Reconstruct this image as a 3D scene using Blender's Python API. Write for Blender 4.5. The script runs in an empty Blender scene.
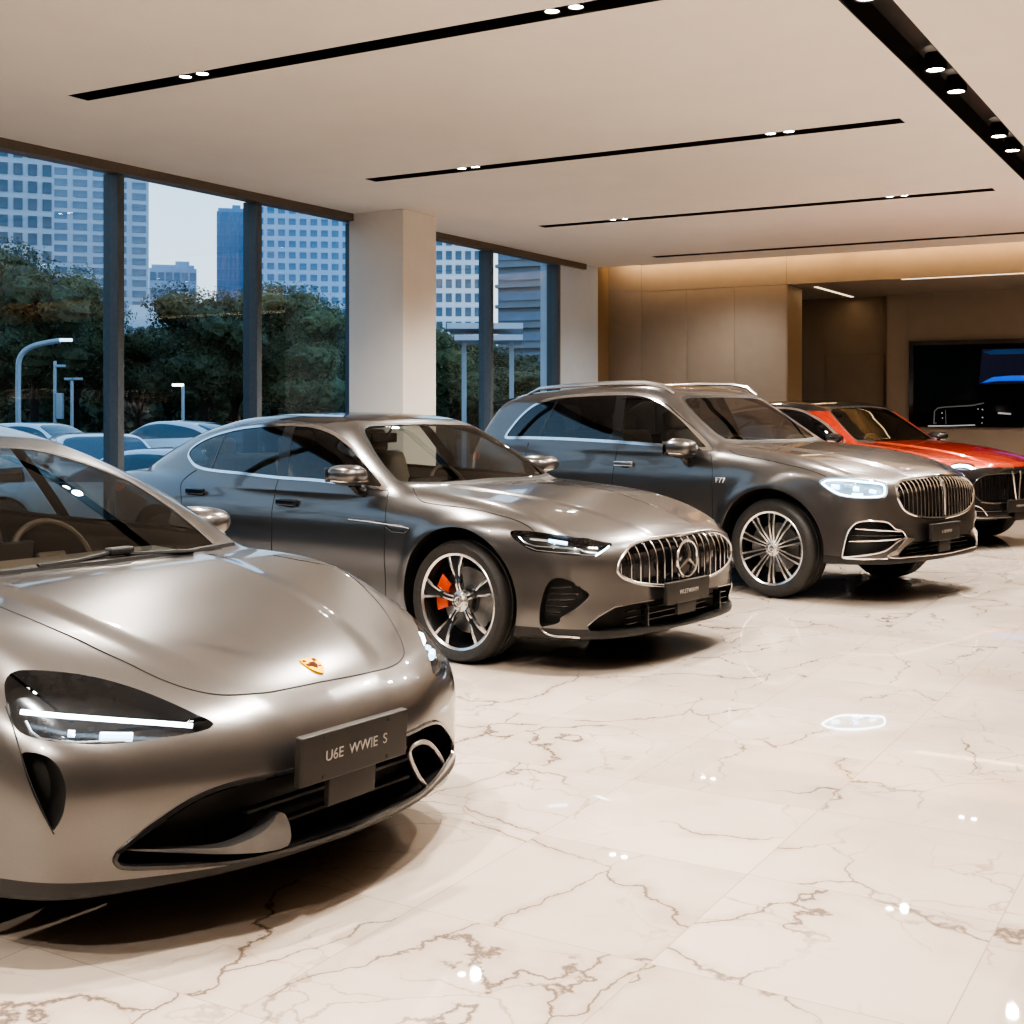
import bpy, bmesh, math, random
import numpy as np
from mathutils import Vector, Matrix

R = math.radians
PI = math.pi
C = bpy.context.scene.collection

# ------------------------------------------------------------------ camera
FPX = 1280.0          # focal length in pixels of the 1024 px frame
CAMH = 1.48           # eye height
HORY = 410.0          # image row of the horizon
TH = R(30.3)          # the camera looks this far left of the room's long axis
CT, ST = math.cos(TH), math.sin(TH)


def c2w(X, Y):
    """camera-aligned ground coordinates (right, depth) -> world x, y"""
    return (X * CT - Y * ST, X * ST + Y * CT)


def ray_world(px, py):
    u, v = (px - 512) / FPX, -(py - HORY) / FPX
    x, y = c2w(u, 1.0)
    return Vector((0, 0, CAMH)), Vector((x, y, v))


def hit_plane(px, py, axis, val):
    o, d = ray_world(px, py)
    t = (val - o[axis]) / d[axis]
    return o + d * t


# ------------------------------------------------------------------ small helpers
def tag(o, label=None, cat=None, group=None, kind=None):
    if label: o['label'] = label
    if cat: o['category'] = cat
    if group: o['group'] = group
    if kind: o['kind'] = kind
    return o


def empty(name, loc=(0, 0, 0), rz=0.0, label=None, cat=None, group=None, parent=None):
    o = bpy.data.objects.new(name, None)
    C.objects.link(o)
    o.empty_display_size = 0.2
    o.location = loc
    o.rotation_euler = (0, 0, rz)
    if parent: o.parent = parent
    return tag(o, label, cat, group)


def copy_tree(o, parent=None):
    c = o.copy()
    C.objects.link(c)
    c.parent = parent
    for ch in list(o.children):
        copy_tree(ch, c)
    return c


def mesh_obj(name, V, Fc, mat, parent=None, N=None, smooth=True):
    """V (n,3) array, Fc: (m,3) array or list of index lists"""
    me = bpy.data.meshes.new(name)
    V = np.asarray(V, dtype=np.float32)
    if isinstance(Fc, np.ndarray):
        k = Fc.shape[1]
        me.vertices.add(len(V)); me.vertices.foreach_set('co', V.ravel())
        me.loops.add(Fc.size); me.loops.foreach_set('vertex_index', Fc.astype(np.int32).ravel())
        me.polygons.add(len(Fc))
        me.polygons.foreach_set('loop_start', np.arange(0, Fc.size, k, dtype=np.int32))
        me.update(calc_edges=True)
    else:
        me.from_pydata(V.tolist(), [], Fc)
        me.update()
    me.polygons.foreach_set('use_smooth', np.full(len(me.polygons), smooth, dtype=bool))
    if N is not None:
        me.normals_split_custom_set_from_vertices(np.asarray(N, dtype=np.float32).tolist())
    if isinstance(mat, (list, tuple)):
        for m in mat: me.materials.append(m)
    else:
        me.materials.append(mat)
    o = bpy.data.objects.new(name, me)
    C.objects.link(o)
    if parent: o.parent = parent
    return o


class MB:
    """collects simple shapes into one mesh"""
    def __init__(s): s.v = []; s.f = []; s.sm = []

    def add(s, V, Fc, smooth=False):
        b = len(s.v)
        s.v += [tuple(p) for p in V]
        s.f += [[i + b for i in f] for f in Fc]
        s.sm += [smooth] * len(Fc)
        return s

    def box(s, c, d, rz=0.0, bev=0.0, M=None):
        bm = bmesh.new()
        bmesh.ops.create_cube(bm, size=1.0)
        for v in bm.verts: v.co = Vector((v.co.x * d[0], v.co.y * d[1], v.co.z * d[2]))
        if bev > 0:
            bmesh.ops.bevel(bm, geom=bm.edges[:], offset=bev, segments=3, profile=.6, affect='EDGES')
        m = Matrix.Translation(Vector(c)) @ Matrix.Rotation(rz, 4, 'Z')
        if M is not None: m = M @ m
        bm.transform(m)
        bm.verts.index_update()
        s.add([v.co[:] for v in bm.verts], [[v.index for v in f.verts] for f in bm.faces], bev > 0)
        bm.free()
        return s

    def tube(s, pts, r, n=8, closed=False, cap=True):
        P = [Vector(p) for p in pts]
        m = len(P)
        rr = r if hasattr(r, '__len__') else [r] * m
        V = []; Fc = []
        up = None
        for i in range(m):
            if closed: t = P[(i + 1) % m] - P[i - 1]
            else: t = P[min(i + 1, m - 1)] - P[max(i - 1, 0)]
            if t.length < 1e-9: t = Vector((1, 0, 0))
            t.normalize()
            if up is None:
                up = t.orthogonal().normalized()
            else:
                up = (up - t * up.dot(t))
                if up.length < 1e-6: up = t.orthogonal()
                up.normalize()
            b = t.cross(up)
            for k in range(n):
                a = 2 * PI * k / n
                V.append(P[i] + (up * math.cos(a) + b * math.sin(a)) * rr[i])
        for i in range(m if closed else m - 1):
            j = (i + 1) % m
            for k in range(n):
                k2 = (k + 1) % n
                Fc.append([i * n + k, i * n + k2, j * n + k2, j * n + k])
        if cap and not closed:
            Fc.append(list(range(n))[::-1]); Fc.append([(m - 1) * n + k for k in range(n)])
        s.add(V, Fc, True)
        return s

    def lathe(s, prof, n=48, axis='Y', M=None, closed=False, a0=0.0, a1=2 * PI):
        """prof: list of (radius, height along axis)"""
        V = []; Fc = []
        full = abs(a1 - a0 - 2 * PI) < 1e-6
        cnt = n if full else n + 1
        for i in range(cnt):
            a = a0 + (a1 - a0) * i / n
            c, q = math.cos(a), math.sin(a)
            for (r, h) in prof:
                p = (r * c, h, r * q) if axis == 'Y' else (r * c, r * q, h)
                V.append(M @ Vector(p) if M is not None else p)
        m = len(prof)
        for i in range(n):
            j = (i + 1) % cnt
            for k in range(m if closed else m - 1):
                k2 = (k + 1) % m
                Fc.append([i * m + k, i * m + k2, j * m + k2, j * m + k])
        s.add(V, Fc, True)
        return s

    def prism(s, poly, a, b, plane='XZ', M=None):
        """extrude a 2D polygon between a and b along the missing axis"""
        n = len(poly)
        def P(p, t):
            q = {'XZ': (p[0], t, p[1]), 'YZ': (t, p[0], p[1]), 'XY': (p[0], p[1], t)}[plane]
            return M @ Vector(q) if M is not None else q
        V = [P(p, a) for p in poly] + [P(p, b) for p in poly]
        Fc = [list(range(n)), [n + i for i in range(n)][::-1]]
        for i in range(n):
            j = (i + 1) % n
            Fc.append([i, i + n, j + n, j])
        s.add(V, Fc)
        return s

    def build(s, name, mat, parent=None, smooth=None):
        me = bpy.data.meshes.new(name)
        me.from_pydata(s.v, [], s.f)
        me.update()
        me.polygons.foreach_set('use_smooth', np.array(s.sm if smooth is None else [smooth] * len(s.f), dtype=bool))
        bm = bmesh.new(); bm.from_mesh(me)
        bmesh.ops.recalc_face_normals(bm, faces=bm.faces[:])
        bm.to_mesh(me); bm.free()
        try:
            me.set_sharp_from_angle(angle=R(38))
        except Exception:
            pass
        me.materials.append(mat)
        o = bpy.data.objects.new(name, me)
        C.objects.link(o)
        if parent: o.parent = parent
        return o


def catmull(P, closed=False, sub=6):
    P = np.asarray(P, float)
    n = len(P)
    out = []
    for i in range(n if closed else n - 1):
        if closed:
            p0, p1, p2, p3 = P[i - 1], P[i], P[(i + 1) % n], P[(i + 2) % n]
        else:
            p1, p2 = P[i], P[i + 1]
            p0 = P[i - 1] if i > 0 else 2 * p1 - p2
            p3 = P[i + 2] if i + 2 < n else 2 * p2 - p1
        # centripetal-like damping keeps corners tight
        d1 = np.linalg.norm(p2 - p1) + 1e-9
        m1 = (p2 - p0) * d1 / (np.linalg.norm(p2 - p1) + np.linalg.norm(p1 - p0) + 1e-9)
        m2 = (p3 - p1) * d1 / (np.linalg.norm(p3 - p2) + np.linalg.norm(p2 - p1) + 1e-9)
        for k in range(sub):
            t = k / sub
            out.append((2 * t**3 - 3 * t**2 + 1) * p1 + (t**3 - 2 * t**2 + t) * m1 + (-2 * t**3 + 3 * t**2) * p2 + (t**3 - t**2) * m2)
    if not closed: out.append(P[-1])
    return np.array(out)


# ------------------------------------------------------------------ 1D profile tables
def pchip(xs, ys, xq):
    xs = np.asarray(xs, float); ys = np.asarray(ys, float)
    h = np.diff(xs); d = np.diff(ys) / h
    m = np.zeros_like(ys)
    for i in range(1, len(xs) - 1):
        if d[i - 1] * d[i] > 0:
            w1, w2 = 2 * h[i] + h[i - 1], h[i] + 2 * h[i - 1]
            m[i] = (w1 + w2) / (w1 / d[i - 1] + w2 / d[i])
    m[0], m[-1] = d[0], d[-1]
    k = np.clip(np.searchsorted(xs, xq) - 1, 0, len(xs) - 2)
    t = (xq - xs[k]) / h[k]
    r = (2 * t**3 - 3 * t**2 + 1) * ys[k] + (t**3 - 2 * t**2 + t) * h[k] * m[k] + (-2 * t**3 + 3 * t**2) * ys[k + 1] + (t**3 - t**2) * h[k] * m[k + 1]
    lo = xq < xs[0]; hi = xq > xs[-1]
    r = np.where(lo, ys[0] + m[0] * (xq - xs[0]), r)
    return np.where(hi, ys[-1] + m[-1] * (xq - xs[-1]), r)


class Tab:
    def __init__(s, pts, lo=-3.2, hi=3.2, sm=0.03):
        pts = sorted(pts)
        if len(pts) == 1: pts = [(pts[0][0] - 1, pts[0][1]), (pts[0][0] + 1, pts[0][1])]
        n = 3201
        s.x = np.linspace(lo, hi, n)
        y = pchip([p[0] for p in pts], [p[1] for p in pts], s.x)
        dx = (hi - lo) / (n - 1)
        if sm > 0:
            w = int(4 * sm / dx)
            k = np.exp(-0.5 * (np.arange(-w, w + 1) * dx / sm) ** 2); k /= k.sum()
            yp = np.concatenate([y[0] + (y[1] - y[0]) * np.arange(-w, 0), y, y[-1] + (y[-1] - y[-2]) * np.arange(1, w + 1)])
            y = np.convolve(yp, k, 'valid')
        s.y = y
        s.d = np.gradient(y, dx)

    def __call__(s, q): return np.interp(q, s.x, s.y)
    def slope(s, q): return np.interp(q, s.x, s.d)


def smax(a, b, k):
    h = np.maximum(k - np.abs(a - b), 0.0) / k
    return np.maximum(a, b) + h * h * k * 0.25


def smin(a, b, k):
    return -smax(-a, -b, k)


# ------------------------------------------------------------------ implicit surface -> mesh
def surface_nets(f, lo, hi, h):
    ax = [np.arange(lo[i], hi[i] + h, h) for i in range(3)]
    n = [len(a) for a in ax]
    G = np.empty(n, dtype=np.float32)
    step = max(1, int(2e6 / (n[1] * n[2])))
    Y = ax[1][None, :, None]; Z = ax[2][None, None, :]
    for i in range(0, n[0], step):
        X = ax[0][i:i + step][:, None, None]
        G[i:i + step] = f(X, Y, Z)
    S = G < 0
    cnt = np.zeros([k - 1 for k in n], dtype=np.int8)
    offs = [(i, j, k) for i in (0, 1) for j in (0, 1) for k in (0, 1)]
    sl = lambda o: tuple(slice(o[a], n[a] - 1 + o[a]) for a in range(3))
    for o in offs: cnt += S[sl(o)]
    act = (cnt > 0) & (cnt < 8)
    idx = np.full(act.shape, -1, dtype=np.int64)
    ci = np.argwhere(act)
    idx[act] = np.arange(len(ci))
    val = np.stack([G[ci[:, 0] + o[0], ci[:, 1] + o[1], ci[:, 2] + o[2]] for o in offs], 1).astype(float)
    pos = np.zeros((len(ci), 3)); w = np.zeros(len(ci))
    for a in range(8):
        for b in range(a + 1, 8):
            oa, ob = np.array(offs[a]), np.array(offs[b])
            if np.abs(oa - ob).sum() != 1: continue
            va, vb = val[:, a], val[:, b]
            m = (va < 0) != (vb < 0)
            t = np.where(m, va / np.where(m, va - vb, 1), 0)
            pos += m[:, None] * (oa + t[:, None] * (ob - oa)); w += m
    V = (ci + pos / w[:, None]) * h + np.array(lo)
    quads = []
    for a in range(3):
        b, c = (a + 1) % 3, (a + 2) % 3
        s0 = [slice(None)] * 3; s1 = [slice(None)] * 3
        s0[a] = slice(0, n[a] - 1); s1[a] = slice(1, n[a])
        A, B = S[tuple(s0)], S[tuple(s1)]
        e = np.argwhere(A != B)
        e = e[(e[:, b] > 0) & (e[:, c] > 0) & (e[:, b] < n[b] - 1) & (e[:, c] < n[c] - 1)]
        fl = A[e[:, 0], e[:, 1], e[:, 2]]
        q = []
        for (db, dc) in ((0, 0), (-1, 0), (-1, -1), (0, -1)):
            k = e.copy(); k[:, b] += db; k[:, c] += dc
            q.append(idx[k[:, 0], k[:, 1], k[:, 2]])
        q = np.stack(q, 1)
        q[~fl] = q[~fl][:, ::-1]
        quads.append(q)
    Q = np.concatenate(quads)
    del G, S, cnt, act, idx
    V, N = project(f, V, 3)
    T = np.concatenate([Q[:, [0, 1, 2]], Q[:, [0, 2, 3]]])
    # orient outward
    fn = np.cross(V[T[:, 1]] - V[T[:, 0]], V[T[:, 2]] - V[T[:, 0]])
    bad = (fn * N[T[:, 0]]).sum(1) < 0
    T[bad] = T[bad][:, ::-1]
    return V, N, T


def grad(f, V, e):
    g = np.zeros_like(V)
    for a in range(3):
        P = V.copy(); P[:, a] += e; Q = V.copy(); Q[:, a] -= e
        g[:, a] = (f(P[:, 0], P[:, 1], P[:, 2]) - f(Q[:, 0], Q[:, 1], Q[:, 2])) / (2 * e)
    return g


def project(f, V, it=3):
    for _ in range(it):
        g = grad(f, V, 0.002)
        v = f(V[:, 0], V[:, 1], V[:, 2])
        d = -(v / np.maximum((g * g).sum(1), 0.05))[:, None] * g
        l = np.linalg.norm(d, axis=1, keepdims=True)
        V = V + d * np.minimum(1, 0.01 / np.maximum(l, 1e-9))
    g = grad(f, V, 0.004)
    return V, g / np.maximum(np.linalg.norm(g, axis=1, keepdims=True), 1e-9)


# ------------------------------------------------------------------ cutting a triangle mesh along g = 0
def compact(V, N, T):
    u, inv = np.unique(T.ravel(), return_inverse=True)
    return V[u], N[u], inv.reshape(-1, 3)


def split(M, g):
    V, N, T = M
    g = np.where(np.abs(g) < 1e-5, np.where(g < 0, -1e-5, 1e-5), g)
    s = g < 0
    c = s[T].sum(1)
    tin, tout = T[c == 3], T[c == 0]
    mix = T[(c == 1) | (c == 2)]
    if len(mix) == 0:
        return (compact(V, N, tin) if len(tin) else None), (compact(V, N, tout) if len(tout) else None)
    sm = s[mix]; cm = sm.sum(1)
    lone_in = cm == 1
    lone = np.where(lone_in, np.argmax(sm, 1), np.argmax(~sm, 1))
    r = np.arange(len(mix))
    a = mix[r, lone]; b = mix[r, (lone + 1) % 3]; d = mix[r, (lone + 2) % 3]
    E = np.concatenate([np.stack([a, b], 1), np.stack([a, d], 1)])
    Es = np.sort(E, 1)
    u, inv = np.unique(Es, axis=0, return_inverse=True)
    inv = inv.ravel()
    t = (g[u[:, 0]] / (g[u[:, 0]] - g[u[:, 1]]))[:, None]
    nv = V[u[:, 0]] * (1 - t) + V[u[:, 1]] * t
    nn = N[u[:, 0]] * (1 - t) + N[u[:, 1]] * t
    nn /= np.maximum(np.linalg.norm(nn, axis=1, keepdims=True), 1e-9)
    base = len(V)
    V2 = np.concatenate([V, nv]); N2 = np.concatenate([N, nn])
    p = base + inv[:len(mix)]; q = base + inv[len(mix):]
    t1 = np.stack([a, p, q], 1)
    t2 = np.concatenate([np.stack([p, b, d], 1), np.stack([p, d, q], 1)])
    l2 = np.concatenate([lone_in, lone_in])
    tin = np.concatenate([tin, t1[lone_in], t2[~l2]])
    tout = np.concatenate([tout, t1[~lone_in], t2[l2]])
    return (compact(V2, N2, tin) if len(tin) else None), (compact(V2, N2, tout) if len(tout) else None)


def sdf_poly(poly, P):
    """signed distance of points to a closed polygon (negative inside)"""
    poly = np.asarray(poly, float)
    lo, hi = poly.min(0) - 0.12, poly.max(0) + 0.12
    out = np.full(len(P), 1.0)
    near = np.where(((P > lo) & (P < hi)).all(1))[0]
    q = P[near]
    d2 = np.full(len(q), 1e9); ins = np.zeros(len(q), bool)
    for i in range(len(poly)):
        a, b = poly[i - 1], poly[i]
        e = b - a
        w = q - a
        t = np.clip((w @ e) / max(e @ e, 1e-12), 0, 1)
        dd = w - t[:, None] * e
        d2 = np.minimum(d2, (dd * dd).sum(1))
        c = ((a[1] > q[:, 1]) != (b[1] > q[:, 1]))
        with np.errstate(divide='ignore', invalid='ignore'):
            xi = (b[0] - a[0]) * (q[:, 1] - a[1]) / (b[1] - a[1]) + a[0]
        ins ^= c & (q[:, 0] < xi)
    d = np.sqrt(d2)
    out[near] = np.where(ins, -d, d)
    return out


def boundary(T):
    E = np.concatenate([T[:, [0, 1]], T[:, [1, 2]], T[:, [2, 0]]])
    k = np.sort(E, 1)
    _, inv, cnt = np.unique(k, axis=0, return_inverse=True, return_counts=True)
    return E[cnt[inv.ravel()] == 1]


def recess(M, depth, direction=None):
    """push a cut-out region inwards and wall its rim; returns V, N, T"""
    V, N, T = M
    D = (-N if direction is None else np.broadcast_to(np.asarray(direction, float), V.shape)) * depth
    V2 = V + D
    be = boundary(T)
    a, b = be[:, 0], be[:, 1]
    q = np.stack([V[a], V[b], V2[b], V2[a]], 1)          # (m,4,3)
    fn = np.cross(q[:, 1] - q[:, 0], q[:, 3] - q[:, 0])
    fn /= np.maximum(np.linalg.norm(fn, axis=1, keepdims=True), 1e-9)
    m = len(be); base = len(V)
    sv = q.reshape(-1, 3); sn = np.repeat(fn, 4, 0)
    i = base + np.arange(m) * 4
    st = np.concatenate([np.stack([i, i + 1, i + 2], 1), np.stack([i, i + 2, i + 3], 1)])
    return np.concatenate([V2, sv]), np.concatenate([N, sn]), np.concatenate([T, st])


# ------------------------------------------------------------------ materials
MATS = {}


def mat(name, base=(.5, .5, .5), rough=.5, metal=0., coat=0., coat_rough=.03, emit=None, es=0., spec=.5, noise=0., nscale=30., bump=0., bscale=200., trans=0.):
    if name in MATS: return MATS[name]
    m = bpy.data.materials.new(name); m.use_nodes = True
    nt = m.node_tree; b = nt.nodes['Principled BSDF']
    b.inputs['Base Color'].default_value = (*base, 1)
    b.inputs['Roughness'].default_value = rough
    b.inputs['Metallic'].default_value = metal
    b.inputs['Coat Weight'].default_value = coat
    b.inputs['Coat Roughness'].default_value = coat_rough
    b.inputs['Specular IOR Level'].default_value = spec
    b.inputs['Transmission Weight'].default_value = trans
    if emit:
        b.inputs['Emission Color'].default_value = (*emit, 1)
        b.inputs['Emission Strength'].default_value = es
    if noise > 0 or bump > 0:
        tc = nt.nodes.new('ShaderNodeTexCoord')
    if noise > 0:
        n = nt.nodes.new('ShaderNodeTexNoise'); n.inputs['Scale'].default_value = nscale
        n.inputs['Detail'].default_value = 4
        nt.links.new(tc.outputs['Object'], n.inputs['Vector'])
        r = nt.nodes.new('ShaderNodeMapRange')
        r.inputs['From Min'].default_value = .3; r.inputs['From Max'].default_value = .7
        r.inputs['To Min'].default_value = 1 - noise; r.inputs['To Max'].default_value = 1 + noise
        nt.links.new(n.outputs['Fac'], r.inputs['Value'])
        mx = nt.nodes.new('ShaderNodeVectorMath'); mx.operation = 'SCALE'
        mx.inputs[0].default_value = base
        nt.links.new(r.outputs['Result'], mx.inputs['Scale'])
        nt.links.new(mx.outputs['Vector'], b.inputs['Base Color'])
    if bump > 0:
        n2 = nt.nodes.new('ShaderNodeTexNoise'); n2.inputs['Scale'].default_value = bscale
        nt.links.new(tc.outputs['Object'], n2.inputs['Vector'])
        bp = nt.nodes.new('ShaderNodeBump'); bp.inputs['Strength'].default_value = bump; bp.inputs['Distance'].default_value = .01
        nt.links.new(n2.outputs['Fac'], bp.inputs['Height'])
        nt.links.new(bp.outputs['Normal'], b.inputs['Normal'])
    MATS[name] = m
    return m


def glass_mat(name, tint=(.8, .85, .85), ior=1.5, rough=0.0, boost=0.0, gcol=(1, 1, 1)):
    """thin sheet glass: clear tinted transmission plus a fresnel reflection"""
    if name in MATS: return MATS[name]
    m = bpy.data.materials.new(name); m.use_nodes = True
    nt = m.node_tree; nt.nodes.clear()
    out = nt.nodes.new('ShaderNodeOutputMaterial')
    tr = nt.nodes.new('ShaderNodeBsdfTransparent'); tr.inputs[0].default_value = (*tint, 1)
    gl = nt.nodes.new('ShaderNodeBsdfGlossy'); gl.inputs['Roughness'].default_value = rough
    gl.inputs['Color'].default_value = (*gcol, 1)
    fr = nt.nodes.new('ShaderNodeFresnel'); fr.inputs['IOR'].default_value = ior
    ad = nt.nodes.new('ShaderNodeMath'); ad.operation = 'ADD'; ad.inputs[1].default_value = boost; ad.use_clamp = True
    mx = nt.nodes.new('ShaderNodeMixShader')
    ge = nt.nodes.new('ShaderNodeNewGeometry')          # same reflectance from either face of the thin pane
    mr = nt.nodes.new('ShaderNodeMapRange')
    mr.inputs['To Min'].default_value = ior; mr.inputs['To Max'].default_value = 1 / ior
    nt.links.new(ge.outputs['Backfacing'], mr.inputs['Value']); nt.links.new(mr.outputs['Result'], fr.inputs['IOR'])
    nt.links.new(fr.outputs[0], ad.inputs[0])
    nt.links.new(ad.outputs[0], mx.inputs[0]); nt.links.new(tr.outputs[0], mx.inputs[1]); nt.links.new(gl.outputs[0], mx.inputs[2])
    nt.links.new(mx.outputs[0], out.inputs[0])
    MATS[name] = m
    return m


def paint(name, base, rough=.28, metal=.75):
    """metallic car paint with fine flake under clear coat"""
    if name in MATS: return MATS[name]
    m = mat(name, base, rough, metal, coat=1.0, coat_rough=.02)
    nt = m.node_tree; b = nt.nodes['Principled BSDF']
    tc = nt.nodes.new('ShaderNodeTexCoord')
    n = nt.nodes.new('ShaderNodeTexVoronoi'); n.inputs['Scale'].default_value = 900
    nt.links.new(tc.outputs['Object'], n.inputs['Vector'])
    r = nt.nodes.new('ShaderNodeMapRange')
    r.inputs['To Min'].default_value = .94; r.inputs['To Max'].default_value = 1.06
    sp = nt.nodes.new('ShaderNodeSeparateColor')
    nt.links.new(n.outputs['Color'], sp.inputs[0]); nt.links.new(sp.outputs[0], r.inputs['Value'])
    mx = nt.nodes.new('ShaderNodeVectorMath'); mx.operation = 'SCALE'; mx.inputs[0].default_value = base
    nt.links.new(r.outputs['Result'], mx.inputs['Scale']); nt.links.new(mx.outputs['Vector'], b.inputs['Base Color'])
    return m
# ------------------------------------------------------------------ car body as an implicit surface
def make_f(S):
    Wb, Zc, Ze, Zb = Tab(S['Wb'], sm=.05), Tab(S['Zc'], sm=.05), Tab(S['Ze'], sm=.05), Tab(S['Zb'], sm=.02)
    Sz = Tab(S['Sz'], -.2, 2.2, sm=S.get('sz_sm', .025))
    Xn, Cn = Tab(S['Xn'], -.2, 2.2, sm=.02), Tab(S['Cn'], -.2, 1.6, sm=.03)
    Xr, Cr = Tab(S['Xr'], -.2, 2.2, sm=.03), Tab(S['Cr'], -.2, 1.6, sm=.03)
    Yf = Tab(S['Yf'], sm=.05)
    Gw, Zr, Cw = Tab(S['Gw'], sm=.08), Tab(S['Zr'], sm=S.get('zr_sm', .06)), Tab(S['Cw'], sm=.1)
    z0, tum, tum2, crown = S['z0'], S['tum'], S['tum2'], S['crown']
    pw, drop = S.get('pw', 2.2), S.get('drop', 1.2)
    k_top, k_front, k_bot, k_g, k_u = S['k']
    arch = S.get('arch', [])
    extra = S.get('extra')
    bulge = S.get('bulge')
    Bl = Tab(bulge[2], sm=.05) if bulge else None
    cnz = Tab(S.get('Cnz', [(0, 1), (1, 1)]), -.2, 2.2, sm=.02)

    def f(x, y, z):
        ay = np.sqrt(y * y + 1e-6)
        side = ay - (Wb(x) + Sz(z))
        for (xw, zw, rw, amp, wd) in arch:
            r = np.sqrt((x - xw) ** 2 + (z - zw) ** 2)
            side = side - amp * np.exp(-((r - rw) / wd) ** 2)
        yf = Yf(x)
        t = np.minimum(ay / yf, 1.0)
        over = np.maximum(ay - yf, 0)
        top = z - (Zc(x) + (Ze(x) - Zc(x)) * (t ** pw) - drop * over * over)
        if bulge is not None:
            tb = np.clip((Bl(x) - ay) / bulge[1] + .5, 0, 1)
            top = top - bulge[0] * tb * tb * (3 - 2 * tb) * np.clip((x - .7) / .3, 0, 1)
        top = top / np.sqrt(1 + Zc.slope(x) ** 2)
        front = x - (Xn(z) - Cn(ay) * cnz(z))
        front = front / np.sqrt(1 + np.minimum(Cn.slope(ay) ** 2 + Xn.slope(z) ** 2, 4))
        rear = (Xr(z) + Cr(ay)) - x
        rear = rear / np.sqrt(1 + np.minimum(Cr.slope(ay) ** 2 + Xr.slope(z) ** 2, 4))
        lo = smax(top, side, k_top)
        if extra is not None: lo = extra(lo, x, ay, z)
        lo = smax(lo, front, k_front)
        lo = smax(lo, rear, .14)
        lo = smax(lo, Zb(x) - z, k_bot)
        dz = np.maximum(z - z0, -.06)
        gs = (ay - (Gw(x) - tum * dz - tum2 * np.maximum(dz, 0) ** 2)) / math.sqrt(1 + tum * tum)
        xx = x + Cw(x) * ay * ay
        gr = (z - (Zr(xx) - crown * ay * ay)) / np.sqrt(1 + np.minimum(Zr.slope(xx) ** 2, 6))
        g = smax(smax(gs, gr, k_g), .62 - z, .05)
        return smin(lo, g, k_u)
    return f


class Car:
    def __init__(s, spec, pose, h, lo, hi):
        """pose: (X right, Y depth, yaw) of the car in the camera-aligned ground frame"""
        s.S = spec
        s.pose = pose
        s.f = make_f(spec)
        s.M = surface_nets(s.f, lo, hi, h)
        s.grille = {}

    # photo ray in car coordinates
    def ray(s, px, py):
        X, Y, a = s.pose
        c, q = math.cos(a), math.sin(a)
        u, v = (px - 512) / FPX, -(py - HORY) / FPX
        o = np.array([c * (-X) + q * (-Y), -q * (-X) + c * (-Y), CAMH])
        d = np.array([c * u + q, -q * u + c, v])
        return o, d

    def on(s, px, py):
        """point of the body surface seen at this place of the photograph"""
        o, d = s.ray(px, py)
        t = np.arange(1.5, 22, .008)
        P = o + t[:, None] * d
        v = s.f(P[:, 0], P[:, 1], P[:, 2])
        k = np.where(v < 0)[0]
        if len(k) == 0:
            k = int(np.argmin(v)); return P[k]
        k = k[0]
        a, b = t[max(k - 1, 0)], t[k]
        for _ in range(18):
            m = (a + b) / 2
            p = o + m * d
            if s.f(*[np.array([q]) for q in p])[0] < 0: b = m
            else: a = m
        return o + b * d

    def ons(s, pts): return np.array([s.on(*p) for p in pts])

    def plane(s, px, py, ax, val):
        o, d = s.ray(px, py)
        return o + d * ((val - o[ax]) / d[ax])

    def shoot(s, P, d, far=4.0):
        """march from outside against direction d (points d is the outward normal)"""
        P = np.asarray(P, float); d = np.asarray(d, float)
        out = []
        t = np.arange(far, -far, -.008)
        for p in P:
            Q = p + t[:, None] * d
            v = s.f(Q[:, 0], Q[:, 1], Q[:, 2])
            k = np.where(v < 0)[0]
            if len(k) == 0: out.append(Q[int(np.argmin(v))]); continue
            k = k[0]
            a, b = t[max(k - 1, 0)], t[k]
            for _ in range(16):
                m = (a + b) / 2; q = p + m * d
                if s.f(*[np.array([w]) for w in q])[0] < 0: b = m
                else: a = m
            out.append(p + b * d)
        return np.array(out)

    def normal(s, P):
        g = grad(s.f, np.asarray(P, float), .003)
        return g / np.linalg.norm(g, axis=1, keepdims=True)


def pr(kind):
    """projection of car points (mirrored to the side facing the photo, y<=0) to 2D"""
    if kind == 'side': return lambda P: np.stack([P[:, 0], P[:, 2]], 1)
    if kind == 'front': return lambda P: np.stack([P[:, 1], P[:, 2]], 1)
    if kind == 'top': return lambda P: np.stack([P[:, 0], P[:, 1]], 1)
    a = kind                                       # angle of the viewing direction, 0 = from ahead, 90 = from the side
    c, q = math.cos(R(a)), math.sin(R(a))
    return lambda P: np.stack([P[:, 0] * q + P[:, 1] * c, P[:, 2]], 1)


def fold(V):
    P = V.copy(); P[:, 1] = -np.abs(P[:, 1]); return P


def mirror_poly(P2):
    """half outline (front/top view; second-from side y<=0) -> whole outline closed over the centre line"""
    P2 = np.asarray(P2, float)
    Q = P2.copy(); Q[:, 0] *= -1
    return np.concatenate([P2, Q[::-1]])


def sides(M):
    """split a mirrored pair into right (y<0) and left pieces"""
    V, N, T = M
    c = V[T][:, :, 1].mean(1)
    return [compact(V, N, T[k]) for k in (c < 0, c >= 0) if k.any()]


def mo(name, M, m, parent, off=0.0):
    V, N, T = M
    return mesh_obj(name, V + N * off, T, m, parent, N)


def my(P):
    Q = np.array(P, float); Q[:, 1] *= -1; return Q
# ------------------------------------------------------------------ the three grey cars and the red one
POSE1 = (-2.460, 5.288, R(-36.0))
POSE2 = (-0.810, 9.111, -0.688)
POSE3 = (1.726, 11.792, -0.800)

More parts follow.
